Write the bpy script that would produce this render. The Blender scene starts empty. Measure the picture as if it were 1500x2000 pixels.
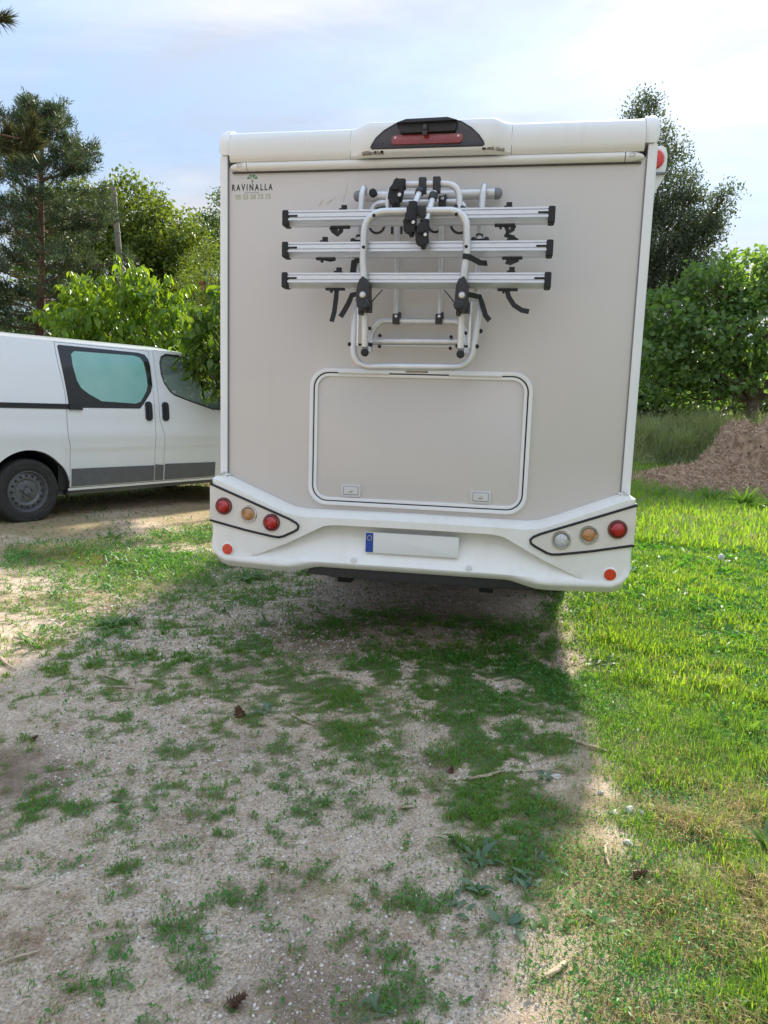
import bpy, bmesh, math, random
import numpy as np
from mathutils import Vector, Matrix, Euler
random.seed(7)
RNG = np.random.default_rng(11)
SC = bpy.context.scene
COL = SC.collection

# ------------------------------------------------------------------ camera
cam_d = bpy.data.cameras.new("camera")
cam = bpy.data.objects.new("camera", cam_d)
COL.objects.link(cam)
SC.camera = cam
cam_d.sensor_fit = 'VERTICAL'
cam_d.sensor_height = 24.0
cam_d.lens = 16.8
cam_d.clip_start = 0.05
cam_d.clip_end = 3000
R_ = Vector((0.98444619, 0.1728977, 0.03117824))
U_ = Vector((-0.054875, 0.13402105, 0.98945798))
F_ = Vector((-0.16689647, 0.97577904, -0.14142427))
m = Matrix((R_, U_, -F_)).transposed().to_4x4()
m.translation = Vector((0.5056, -3.9735, 1.4567))
cam.matrix_world = m

# ------------------------------------------------------------------ world, sun, exposure
SUN_EL = math.radians(34)
SUN_AZ = math.radians(13.5)          # measured from +Y towards +X
W = bpy.data.worlds.new("World")
SC.world = W
W.use_nodes = True
nt = W.node_tree
nt.nodes.clear()
out = nt.nodes.new('ShaderNodeOutputWorld')
bg = nt.nodes.new('ShaderNodeBackground')
bg.inputs['Strength'].default_value = 0.11
sky = nt.nodes.new('ShaderNodeTexSky')
sky.sky_type = 'NISHITA'
sky.sun_disc = False
sky.sun_elevation = SUN_EL
sky.sun_rotation = SUN_AZ
sky.air_density = 1.0
sky.dust_density = 0.6
sky.ozone_density = 1.5
tc = nt.nodes.new('ShaderNodeTexCoord')
sep = nt.nodes.new('ShaderNodeSeparateXYZ')
nt.links.new(tc.outputs['Generated'], sep.inputs[0])
def wmath(op, a, b=None, clamp=False):
    n = nt.nodes.new('ShaderNodeMath'); n.operation = op; n.use_clamp = clamp
    for i, v in enumerate((a, b)):
        if v is None: continue
        if isinstance(v, (int, float)): n.inputs[i].default_value = v
        else: nt.links.new(v, n.inputs[i])
    return n.outputs[0]
zz = wmath('ADD', wmath('MAXIMUM', sep.outputs['Z'], 0.0), 0.22)
px = wmath('DIVIDE', sep.outputs['X'], zz)
py = wmath('DIVIDE', sep.outputs['Y'], zz)
cmb = nt.nodes.new('ShaderNodeCombineXYZ')
nt.links.new(px, cmb.inputs[0]); nt.links.new(py, cmb.inputs[1])
def wnoise(scale, detail, rough, dist=0.0, off=(0, 0, 0), stretch=(1, 1, 1)):
    mp = nt.nodes.new('ShaderNodeMapping')
    mp.inputs['Location'].default_value = off
    mp.inputs['Scale'].default_value = stretch
    mp.inputs['Rotation'].default_value = (0, 0, math.radians(20))
    nt.links.new(cmb.outputs[0], mp.inputs[0])
    n = nt.nodes.new('ShaderNodeTexNoise')
    n.inputs['Scale'].default_value = scale; n.inputs['Detail'].default_value = detail
    n.inputs['Roughness'].default_value = rough; n.inputs['Distortion'].default_value = dist
    nt.links.new(mp.outputs[0], n.inputs['Vector'])
    return n.outputs['Fac']
def wramp(fac, stops):
    n = nt.nodes.new('ShaderNodeValToRGB')
    el = n.color_ramp.elements
    while len(el) < len(stops): el.new(0.5)
    for e, (p, c) in zip(el, stops):
        e.position = p; e.color = (*c, 1) if len(c) == 3 else c
    nt.links.new(fac, n.inputs[0])
    return n.outputs[0]
n1 = wnoise(0.75, 8, 0.55, 0.5, (3.1, 0.6, 0), (0.6, 1.3, 1))
n2 = wnoise(1.2, 7, 0.6, 0.4, (7.0, 2.2, 3), (0.6, 1.2, 1))
cover = wramp(n1, [(0.40, (0, 0, 0)), (0.58, (1, 1, 1))])
shade = wramp(n2, [(0.36, (1.60, 1.72, 2.02)), (0.50, (2.30, 2.32, 2.42)), (0.68, (2.90, 2.80, 2.70))])
skyblue = nt.nodes.new('ShaderNodeMixRGB'); skyblue.blend_type = 'MIX'
skyblue.inputs[0].default_value = 0.82
nt.links.new(sky.outputs[0], skyblue.inputs[1])
skyblue.inputs[2].default_value = (1.05, 1.60, 2.35, 1)
mx = nt.nodes.new('ShaderNodeMixRGB')
nt.links.new(wmath('MULTIPLY', cover, 0.92), mx.inputs[0])
nt.links.new(skyblue.outputs[0], mx.inputs[1]); nt.links.new(shade, mx.inputs[2])
# a cloudy sky is brighter overhead than near the horizon
ovc = wmath('ADD', wmath('MULTIPLY', wmath('MAXIMUM', sep.outputs['Z'], 0.0), 1.36), 0.62)
# forward scattering: cloud is brighter the closer it lies to the sun
dt = nt.nodes.new('ShaderNodeVectorMath'); dt.operation = 'DOT_PRODUCT'
nt.links.new(tc.outputs['Generated'], dt.inputs[0])
dt.inputs[1].default_value = (math.sin(SUN_AZ) * math.cos(SUN_EL), math.cos(SUN_AZ) * math.cos(SUN_EL), math.sin(SUN_EL))
glow = wmath('MULTIPLY', wmath('POWER', wmath('MAXIMUM', dt.outputs['Value'], 0.0), 14.0), 0.10)
ovc = wmath('MULTIPLY', ovc, wmath('ADD', glow, 1.0))
vm = nt.nodes.new('ShaderNodeVectorMath'); vm.operation = 'SCALE'
nt.links.new(mx.outputs[0], vm.inputs[0]); nt.links.new(ovc, vm.inputs['Scale'])
nt.links.new(vm.outputs[0], bg.inputs['Color'])
nt.links.new(bg.outputs[0], out.inputs['Surface'])

sun_d = bpy.data.lights.new("sun", 'SUN')
sun_d.energy = 2.8
sun_d.angle = math.radians(3.6)      # thin cloud spreads the sun's disc
sun_d.color = (1.0, 0.93, 0.80)
sun = bpy.data.objects.new("sun", sun_d)
COL.objects.link(sun)
sdir = Vector((math.sin(SUN_AZ) * math.cos(SUN_EL), math.cos(SUN_AZ) * math.cos(SUN_EL), math.sin(SUN_EL)))
sun.rotation_euler = sdir.to_track_quat('Z', 'Y').to_euler()
sun.location = (8, 30, 30)

SC.view_settings.view_transform = 'Standard'
SC.view_settings.look = 'None'
SC.view_settings.gamma = 1.0
SC.view_settings.use_curve_mapping = False
SC.view_settings.exposure = 1.72

# ------------------------------------------------------------------ materials
def principled(name):
    mt = bpy.data.materials.new(name); mt.use_nodes = True
    t = mt.node_tree
    return mt, t, t.nodes['Principled BSDF']
def link(t, a, b): t.links.new(a, b)
def noise_node(t, scale, detail=4, rough=0.55, coord='Object', dim=None, stretch=None):
    tcn = t.nodes.new('ShaderNodeTexCoord')
    n = t.nodes.new('ShaderNodeTexNoise')
    n.inputs['Scale'].default_value = scale; n.inputs['Detail'].default_value = detail
    n.inputs['Roughness'].default_value = rough
    src = tcn.outputs[coord]
    if stretch:
        mp = t.nodes.new('ShaderNodeMapping'); mp.inputs['Scale'].default_value = stretch
        link(t, src, mp.inputs[0]); src = mp.outputs[0]
    link(t, src, n.inputs['Vector'])
    return n.outputs['Fac']
def ramp(t, fac, stops):
    n = t.nodes.new('ShaderNodeValToRGB')
    el = n.color_ramp.elements
    while len(el) < len(stops): el.new(0.5)
    for e, (p, c) in zip(el, stops):
        e.position = p; e.color = (*c, 1)
    link(t, fac, n.inputs[0])
    return n.outputs[0]
def mixc(t, fac, a, b, mode='MIX'):
    n = t.nodes.new('ShaderNodeMixRGB'); n.blend_type = mode
    for i, v in ((0, fac), (1, a), (2, b)):
        if isinstance(v, (int, float)): n.inputs[i].default_value = v
        elif isinstance(v, tuple): n.inputs[i].default_value = (*v, 1)
        else: link(t, v, n.inputs[i])
    return n.outputs[0]
def bump(t, fac, strength, dist, bs):
    b = t.nodes.new('ShaderNodeBump')
    b.inputs['Strength'].default_value = strength; b.inputs['Distance'].default_value = dist
    link(t, fac, b.inputs['Height']); link(t, b.outputs[0], bs.inputs['Normal'])
def mk(name, c, rough=0.5, metal=0.0, var=0.12, scale=8, bmp=0.0, bscale=60, coat=0.0, detail=4, c2=None, stretch=None, spec=0.5):
    mt, t, b = principled(name)
    f = noise_node(t, scale, detail, stretch=stretch)
    lo = tuple(x * (1 - var) for x in c) if c2 is None else c
    hi = tuple(min(1, x * (1 + var)) for x in c) if c2 is None else c2
    link(t, ramp(t, f, [(0.3, lo), (0.7, hi)]), b.inputs['Base Color'])
    r = t.nodes.new('ShaderNodeMapRange')
    r.inputs['To Min'].default_value = max(0.02, rough - 0.08); r.inputs['To Max'].default_value = min(1, rough + 0.08)
    link(t, f, r.inputs[0]); link(t, r.outputs[0], b.inputs['Roughness'])
    b.inputs['Metallic'].default_value = metal
    b.inputs['Specular IOR Level'].default_value = spec
    if coat:
        b.inputs['Coat Weight'].default_value = coat; b.inputs['Coat Roughness'].default_value = 0.08
    if bmp: bump(t, noise_node(t, bscale, 4), bmp, 0.01, b)
    return mt
def grimy(name, c, rough, grime, gscale, stretch, lo, hi, coat=0.3, amount=1.0):
    """painted surface with streaky dirt that sits in patches of its own"""
    mt, t, b = principled(name)
    f1 = noise_node(t, gscale, 8, 0.7, stretch=stretch)
    f2 = noise_node(t, 260, 2, 0.5)
    f3 = noise_node(t, 1.3, 3, 0.5)
    base = mixc(t, f3, tuple(x * 0.95 for x in c), tuple(min(1, x * 1.05) for x in c))
    msk = ramp(t, f1, [(lo, (0, 0, 0)), (hi, (amount,) * 3)])
    col = mixc(t, msk, base, grime)
    spk = ramp(t, f2, [(0.70, (0, 0, 0)), (0.80, (0.22 * amount + 0.05,) * 3)])
    col = mixc(t, spk, col, tuple(x * 0.4 for x in grime))
    link(t, col, b.inputs['Base Color'])
    b.inputs['Roughness'].default_value = rough
    b.inputs['Coat Weight'].default_value = coat; b.inputs['Coat Roughness'].default_value = 0.12
    bump(t, noise_node(t, 3.0, 2), 0.03, 0.02, b)
    return mt
M = {}
M['beige'] = grimy('beige_panel_paint', (0.60, 0.56, 0.527), 0.30, (0.46, 0.41, 0.36), 2.2, (3, 1, 0.5), 0.56, 0.9, 0.35, 0.25)
M['white'] = grimy('white_gelcoat', (0.83, 0.83, 0.82), 0.32, (0.60, 0.56, 0.47), 3.0, (2, 1, 1.0), 0.60, 0.9, 0.3, 0.4)
M['bumper'] = grimy('white_bumper_gelcoat', (0.84, 0.83, 0.79), 0.30, (0.56, 0.51, 0.39), 2.6, (2, 1, 1.2), 0.50, 0.86, 0.35, 0.45)
M['cap'] = grimy('off_white_cap_moulding', (0.76, 0.745, 0.71), 0.42, (0.40, 0.36, 0.28), 3.0, (4, 1, 0.6), 0.58, 0.9, 0.15, 0.4)
M['trim'] = mk('white_trim_plastic', (0.80, 0.80, 0.80), 0.4, var=0.04, scale=3)
M['latch'] = mk('grey_white_latch_plastic', (0.62, 0.61, 0.60), 0.4, var=0.04, scale=20)
M['cluster'] = mk('cream_light_panel_plastic', (0.72, 0.68, 0.62), 0.33, var=0.05, scale=14, coat=0.2)
M['black'] = mk('black_plastic', (0.022, 0.021, 0.024), 0.45, var=0.3, scale=40, bmp=0.05, bscale=200)
M['rubber'] = mk('black_rubber', (0.016, 0.016, 0.017), 0.7, var=0.3, scale=30)
M['gloss_black'] = mk('smoked_housing_plastic', (0.035, 0.026, 0.026), 0.18, var=0.25, scale=9, coat=0.5)
M['under'] = mk('dark_underbody', (0.02, 0.02, 0.02), 0.85, var=0.4, scale=6)
M['alu'] = mk('anodised_aluminium', (0.74, 0.74, 0.75), 0.36, metal=0.75, var=0.06, scale=20, bmp=0.02, bscale=300, stretch=(1, 8, 8))
M['tube'] = mk('silver_painted_tube', (0.66, 0.655, 0.65), 0.38, metal=0.55, var=0.08, scale=12, bmp=0.03, bscale=150)
M['greycap'] = mk('grey_end_plastic', (0.20, 0.20, 0.21), 0.55, var=0.1, scale=20)
M['bolt'] = mk('bright_bolt', (0.7, 0.69, 0.67), 0.35, metal=0.8, var=0.1, scale=60)
def lens_mat(name, c, rough=0.08, emis=None):
    mt, t, b = principled(name)
    tcn = t.nodes.new('ShaderNodeTexCoord')
    v = t.nodes.new('ShaderNodeTexVoronoi'); v.inputs['Scale'].default_value = 90
    link(t, tcn.outputs['Object'], v.inputs['Vector'])
    link(t, ramp(t, v.outputs['Distance'], [(0.0, tuple(x * 0.55 for x in c)), (0.6, c)]), b.inputs['Base Color'])
    b.inputs['Roughness'].default_value = rough
    b.inputs['Coat Weight'].default_value = 0.8
    b.inputs['Subsurface Weight'].default_value = 0.0
    bump(t, v.outputs['Distance'], 0.15, 0.004, b)
    return mt
M['red'] = lens_mat('red_lamp_lens', (0.50, 0.012, 0.012))
M['dkred'] = lens_mat('dark_red_lamp_ring', (0.13, 0.006, 0.008))
M['amber'] = lens_mat('amber_lamp_lens', (0.55, 0.26, 0.09))
M['clear'] = lens_mat('clear_lamp_lens', (0.62, 0.64, 0.63))
M['chrome'] = mk('chrome_ring', (0.55, 0.55, 0.55), 0.18, metal=0.9, var=0.08, scale=40)
M['reflector'] = lens_mat('red_reflector', (0.72, 0.035, 0.012), 0.2)
M['brake'] = lens_mat('dim_red_brake_lens', (0.30, 0.04, 0.04), 0.15)
M['ink'] = mk('dark_decal_ink', (0.035, 0.033, 0.035), 0.5, var=0.1)
M['green'] = mk('green_decal_ink', (0.10, 0.26, 0.14), 0.5, var=0.15, scale=60)
M['palegreen'] = mk('faded_green_decal_ink', (0.40, 0.40, 0.27), 0.5, var=0.05)
M['greyink'] = mk('grey_decal_ink', (0.22, 0.21, 0.21), 0.5, var=0.1)
M['plate'] = mk('white_plate_face', (0.78, 0.78, 0.76), 0.35, var=0.03)
M['eu'] = mk('blue_plate_band', (0.015, 0.06, 0.32), 0.35, var=0.08)
M['star'] = mk('yellow_plate_star', (0.75, 0.62, 0.05), 0.4, var=0.05)
M['scar'] = mk('peeled_sticker_residue', (0.60, 0.52, 0.40), 0.7, var=0.25, scale=70)
M['drip'] = mk('dried_dirt_drip', (0.30, 0.255, 0.20), 0.8, var=0.3, scale=70)
M['van'] = grimy('white_van_paint', (0.87, 0.88, 0.89), 0.22, (0.62, 0.62, 0.60), 2.0, (1, 1, 1), 0.62, 0.95, 0.8, 0.3)
M['vanbump'] = mk('dark_grey_moulding', (0.13, 0.134, 0.142), 0.55, var=0.12, scale=14, bmp=0.05, bscale=220)
M['steel'] = mk('grey_steel_rim', (0.16, 0.165, 0.175), 0.45, metal=0.4, var=0.18, scale=25)
M['tyre'] = mk('dusty_tyre_rubber', (0.035, 0.033, 0.032), 0.85, var=0.35, scale=18, bmp=0.15, bscale=90)
M['frit'] = mk('black_window_frit', (0.012, 0.012, 0.014), 0.06, var=0.2, scale=3, coat=0.5)
M['teal'] = mk('teal_tinted_pane', (0.17, 0.45, 0.39), 0.05, scale=1.6, coat=1.0, c2=(0.30, 0.55, 0.49))  # teal tint; its paler clouding is reflection painted into the base colour
M['cabin'] = mk('grey_cab_plastic', (0.16, 0.165, 0.17), 0.7, var=0.2, scale=3)
def glass_mat(name, tint, alpha):
    mt, t, b = principled(name)
    b.inputs['Base Color'].default_value = (*tint, 1)
    b.inputs['Roughness'].default_value = 0.02
    tr = t.nodes.new('ShaderNodeBsdfTransparent'); tr.inputs[0].default_value = (0.72, 0.86, 0.84, 1)
    gl = t.nodes.new('ShaderNodeBsdfGlossy'); gl.inputs['Roughness'].default_value = 0.02
    fr = t.nodes.new('ShaderNodeFresnel'); fr.inputs['IOR'].default_value = 1.5
    m1 = t.nodes.new('ShaderNodeMixShader')
    ad = t.nodes.new('ShaderNodeMath'); ad.operation = 'ADD'; ad.inputs[1].default_value = 0.22
    link(t, fr.outputs[0], ad.inputs[0]); link(t, ad.outputs[0], m1.inputs[0])
    link(t, tr.outputs[0], m1.inputs[1]); link(t, gl.outputs[0], m1.inputs[2])
    m2 = t.nodes.new('ShaderNodeMixShader'); m2.inputs[0].default_value = alpha
    link(t, m1.outputs[0], m2.inputs[1]); link(t, b.outputs[0], m2.inputs[2])
    link(t, m2.outputs[0], t.nodes['Material Output'].inputs['Surface'])
    return mt
M['glass'] = glass_mat('cab_glass', (0.38, 0.46, 0.45), 0.38)
M['bark'] = mk('brown_bark', (0.12, 0.09, 0.07), 0.9, var=0.5, scale=14, bmp=0.6, bscale=30, stretch=(1, 1, 0.25))
M['pinebark'] = mk('reddish_pine_bark', (0.15, 0.085, 0.06), 0.9, var=0.45, scale=12, bmp=0.6, bscale=25, stretch=(1, 1, 0.3))
M['wood'] = mk('grey_weathered_wood', (0.22, 0.185, 0.155), 0.85, var=0.3, scale=10, bmp=0.3, bscale=60, stretch=(4, 4, 0.4))
M['stick'] = mk('dry_bark_strip', (0.40, 0.31, 0.20), 0.85, var=0.3, scale=40, bmp=0.3, bscale=120)
M['stone'] = mk('pale_limestone', (0.46, 0.43, 0.38), 0.9, var=0.2, scale=25, bmp=0.3, bscale=80)
M['cone'] = mk('pine_cone_scale', (0.13, 0.07, 0.04), 0.8, var=0.35, scale=60)
M['fruit'] = mk('dark_red_young_leaf', (0.20, 0.035, 0.02), 0.5, var=0.3, scale=30)

def leaf_mat(name, c, c2, trans=0.45, tcol=None, rough=0.45):
    """two-sided leaf: per-leaf tint attribute, some light passing through"""
    mt, t, b = principled(name)
    at = t.nodes.new('ShaderNodeAttribute'); at.attribute_name = 'tint'
    oi = t.nodes.new('ShaderNodeObjectInfo')
    col = mixc(t, at.outputs['Fac'], c, c2)
    link(t, col, b.inputs['Base Color'])
    b.inputs['Roughness'].default_value = rough
    b.inputs['Specular IOR Level'].default_value = 0.35
    tl = t.nodes.new('ShaderNodeBsdfTranslucent')
    tcl = tcol or (1.5, 1.6, 0.45)
    tcolr = mixc(t, 1.0, col, tcl, 'MULTIPLY')
    link(t, tcolr, tl.inputs['Color'])
    mxs = t.nodes.new('ShaderNodeMixShader'); mxs.inputs[0].default_value = trans
    link(t, b.outputs[0], mxs.inputs[1]); link(t, tl.outputs[0], mxs.inputs[2])
    link(t, mxs.outputs[0], t.nodes['Material Output'].inputs['Surface'])
    return mt

# ------------------------------------------------------------------ object helpers
def tag(o, label=None, cat=None, group=None, kind=None):
    if label: o['label'] = label
    if cat: o['category'] = cat
    if group: o['group'] = group
    if kind: o['kind'] = kind
    return o
def empty(name, loc, label, cat, group=None):
    o = bpy.data.objects.new(name, None)
    o.empty_display_size = 0.2
    o.location = loc
    COL.objects.link(o)
    tag(o, label, cat, group)
    return o
def adopt(o, parent):
    if parent is not None:
        o.parent = parent
        if parent.type == 'EMPTY':
            o.matrix_parent_inverse = Matrix.Translation(parent.location).inverted()
    return o
def mesh_obj(name, me, mat, parent=None, smooth=True, angle=35):
    if mat is not None and not me.materials: me.materials.append(mat)
    if smooth and len(me.polygons):
        me.polygons.foreach_set('use_smooth', np.ones(len(me.polygons), dtype=bool))
        me.set_sharp_from_angle(angle=math.radians(angle))
    o = bpy.data.objects.new(name, me)
    COL.objects.link(o)
    return adopt(o, parent)
def build(name, bm, mat, parent=None, smooth=True, angle=35, label=None):
    me = bpy.data.meshes.new(name)
    bmesh.ops.recalc_face_normals(bm, faces=bm.faces)
    bm.to_mesh(me); bm.free()
    o = mesh_obj(name, me, mat, parent, smooth, angle)
    if label: o['label'] = label
    return o
def copy_tree(o, parent=None):
    c = o.copy(); COL.objects.link(c)
    if parent is not None: c.parent = parent
    for ch in list(o.children): copy_tree(ch, c)
    return c
def fast_mesh(name, verts, faces, tint=None):
    """verts (N,3), faces (F,k) numpy -> mesh"""
    me = bpy.data.meshes.new(name)
    verts = np.ascontiguousarray(verts, dtype=np.float32); faces = np.ascontiguousarray(faces, dtype=np.int32)
    nf, k = faces.shape
    me.vertices.add(len(verts)); me.vertices.foreach_set('co', verts.ravel())
    me.loops.add(nf * k); me.loops.foreach_set('vertex_index', faces.ravel())
    me.polygons.add(nf)
    me.polygons.foreach_set('loop_start', np.arange(0, nf * k, k, dtype=np.int32))
    me.polygons.foreach_set('loop_total', np.full(nf, k, dtype=np.int32))
    me.update(calc_edges=True)
    if tint is not None:
        a = me.attributes.new('tint', 'FLOAT', 'POINT')
        a.data.foreach_set('value', np.ascontiguousarray(tint, dtype=np.float32))
    return me

# bmesh shape helpers (world coordinates)
def box(bm, c, s, bev=0.0, rot=None, segs=2):
    r = bmesh.ops.create_cube(bm, size=1.0)
    vs = r['verts']
    bmesh.ops.scale(bm, vec=s, verts=vs)
    if bev > 0:
        es = list({e for v in vs for e in v.link_edges})
        rb = bmesh.ops.bevel(bm, geom=es, offset=bev, segments=segs, profile=0.7, affect='EDGES')
        vs = list({v for f in rb['faces'] for v in f.verts} | {v for v in vs if v.is_valid})
    if rot is not None: bmesh.ops.rotate(bm, matrix=rot, cent=(0, 0, 0), verts=vs)
    bmesh.ops.translate(bm, vec=c, verts=vs)
    return vs
def fillet(pts, r, n=6, closed=False):
    pts = [Vector(p) for p in pts]; res = []
    N = len(pts)
    for i, p in enumerate(pts):
        if not closed and i in (0, N - 1): res.append(p); continue
        a, b = pts[i - 1], pts[(i + 1) % N]
        rr = r[i] if isinstance(r, (list, tuple)) else r
        if rr <= 0: res.append(p); continue
        da, db = (a - p), (b - p)
        ang = da.angle(db, math.pi)
        if ang > math.pi - 0.02: res.append(p); continue
        d = min(rr / math.tan(ang / 2), da.length * 0.49, db.length * 0.49)
        p0, p1 = p + da.normalized() * d, p + db.normalized() * d
        for k in range(n + 1):
            t = k / n
            q = p0.lerp(p, t).lerp(p.lerp(p1, t), t)
            res.append(q)
    return res
def tube(bm, pts, r, segs=12, closed=False, caps=True, flat=1.0):
    pts = [Vector(p) for p in pts]
    N = len(pts)
    rs = r if isinstance(r, (list, tuple)) else [r] * N
    tang = []
    for i in range(N):
        a = pts[i - 1] if (i > 0 or closed) else pts[i]
        b = pts[(i + 1) % N] if (i < N - 1 or closed) else pts[i]
        tang.append((b - a).normalized())
    up = Vector((0, 0, 1)) if abs(tang[0].z) < 0.9 else Vector((0, 1, 0))
    x = tang[0].cross(up).normalized()
    rings = []
    for i in range(N):
        x = (x - tang[i] * x.dot(tang[i])).normalized()
        y = tang[i].cross(x)
        rings.append([bm.verts.new(pts[i] + (x * math.cos(2 * math.pi * k / segs) + y * (math.sin(2 * math.pi * k / segs) * flat)) * rs[i]) for k in range(segs)])
    for i in range(N if closed else N - 1):
        A, B = rings[i], rings[(i + 1) % N]
        for k in range(segs):
            bm.faces.new((A[k], A[(k + 1) % segs], B[(k + 1) % segs], B[k]))
    if caps and not closed:
        bm.faces.new(rings[0][::-1]); bm.faces.new(rings[-1])
def lathe(bm, prof, c, axis=(0, -1, 0), segs=28):
    """prof: (radius, height along axis) list"""
    ax = Vector(axis).normalized(); c = Vector(c)
    u = ax.cross(Vector((0, 0, 1)) if abs(ax.z) < 0.9 else Vector((1, 0, 0))).normalized(); v = ax.cross(u)
    rings = []
    for (r, h) in prof:
        if r < 1e-5: rings.append([bm.verts.new(c + ax * h)])
        else: rings.append([bm.verts.new(c + ax * h + (u * math.cos(2 * math.pi * k / segs) + v * math.sin(2 * math.pi * k / segs)) * r) for k in range(segs)])
    for A, B in zip(rings, rings[1:]):
        for k in range(segs):
            if len(A) == 1 and len(B) == 1: continue
            if len(A) == 1: bm.faces.new((A[0], B[(k + 1) % segs], B[k]))
            elif len(B) == 1: bm.faces.new((A[k], A[(k + 1) % segs], B[0]))
            else: bm.faces.new((A[k], A[(k + 1) % segs], B[(k + 1) % segs], B[k]))
def prism(bm, outline, y0, y1, bev=0.0, hole=None, plane='XZ'):
    """outline [(a,b)] extruded between y0 (front) and y1"""
    def P(a, b, y): return (a, y, b) if plane == 'XZ' else ((y, a, b) if plane == 'YZ' else (a, b, y))
    if hole is None:
        lo = [bm.verts.new(P(a, b, y0)) for a, b in outline]
        hi = [bm.verts.new(P(a, b, y1)) for a, b in outline]
        f0 = bm.faces.new(lo); f1 = bm.faces.new(hi[::-1])
        n = len(lo)
        for i in range(n): bm.faces.new((lo[i], lo[(i + 1) % n], hi[(i + 1) % n], hi[i]))
        if bev:
            es = [e for e in f0.edges]
            bmesh.ops.bevel(bm, geom=es, offset=bev, segments=2, profile=0.6, affect='EDGES')
    else:
        n = len(outline)
        L = [[bm.verts.new(P(a, b, y)) for a, b in ol] for ol in (outline, hole) for y in (y0, y1)]
        o0, o1, h0, h1 = L
        fe = []
        for i in range(n):
            j = (i + 1) % n
            bm.faces.new((o0[i], o0[j], h0[j], h0[i])); bm.faces.new((o1[i], h1[i], h1[j], o1[j]))
            bm.faces.new((o0[i], o1[i], o1[j], o0[j])); bm.faces.new((h0[i], h0[j], h1[j], h1[i]))
            fe += [bm.edges.get((o0[i], o0[j])), bm.edges.get((h0[i], h0[j]))]
        if bev: bmesh.ops.bevel(bm, geom=fe, offset=bev, segments=2, profile=0.6, affect='EDGES')
def rrect(x0, x1, z0, z1, r, n=8):
    res = []
    for cx, cz, a0 in ((x1 - r, z1 - r, 0), (x0 + r, z1 - r, 90), (x0 + r, z0 + r, 180), (x1 - r, z0 + r, 270)):
        for k in range(n + 1):
            a = math.radians(a0 + 90 * k / n)
            res.append((cx + r * math.cos(a), cz + r * math.sin(a)))
    return res
def grid(bm, rows):
    V = [[bm.verts.new(p) for p in r] for r in rows]
    for A, B in zip(V, V[1:]):
        for k in range(len(A) - 1):
            try: bm.faces.new((A[k], A[k + 1], B[k + 1], B[k]))
            except ValueError: pass
    return V
def lerp1(x, pts):
    return float(np.interp(x, [p[0] for p in pts], [p[1] for p in pts]))
def sstep(a, b, x):
    t = np.clip((x - a) / (b - a), 0, 1); return t * t * (3 - 2 * t)

# numpy value noise
def _h(ix, iy, s):
    n = (ix.astype(np.int64) * 374761393 + iy.astype(np.int64) * 668265263 + s * 974711) & 0x7fffffff
    n = (n ^ (n >> 13)) * 1274126177 & 0x7fffffff
    return ((n ^ (n >> 16)) & 0xffff) / 65535.0
def vnoise(x, y, s=0):
    x = np.asarray(x, float); y = np.asarray(y, float)
    ix, iy = np.floor(x), np.floor(y); fx, fy = x - ix, y - iy
    fx = fx * fx * (3 - 2 * fx); fy = fy * fy * (3 - 2 * fy)
    a, b, c, d = _h(ix, iy, s), _h(ix + 1, iy, s), _h(ix, iy + 1, s), _h(ix + 1, iy + 1, s)
    return (a * (1 - fx) + b * fx) * (1 - fy) + (c * (1 - fx) + d * fx) * fy
def fbm(x, y, s=0, o=4):
    t = 0; a = 0.5; n = 0
    for k in range(o):
        t = t + a * vnoise(np.asarray(x) * 2 ** k + 17.3 * k, np.asarray(y) * 2 ** k - 9.1 * k, s + k); n += a; a *= 0.5
    return t / n
# ------------------------------------------------------------------ terrain and its cover
def terrain(x, y):
    x = np.asarray(x, float); y = np.asarray(y, float)
    z = 0.19 * sstep(-1.6, -4.3, x) * sstep(-2.0, 1.5, y)
    z = z + 0.042 * np.clip(y - 9.5, 0, 40)
    z = z + 0.02 * np.clip(-x - 6, 0, 40)
    far = sstep(25, 60, np.hypot(x, y))
    z = z + 0.0 * far
    near = 1 - sstep(6, 16, np.hypot(x, y + 1))
    z = z + near * (0.035 * (fbm(x * 1.1, y * 1.1, 3, 3) - 0.5) + 0.016 * (fbm(x * 6, y * 6, 5, 3) - 0.5))
    z = z + (1 - near) * 0.10 * (fbm(x * 0.35, y * 0.35, 9, 3) - 0.5)
    # a little wheel rut running away from the camera
    z = z - near * 0.012 * np.exp(-((x - 0.20 - 0.06 * (y + 1)) / 0.09) ** 2) * sstep(0.2, -0.6, y)
    return z
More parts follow.
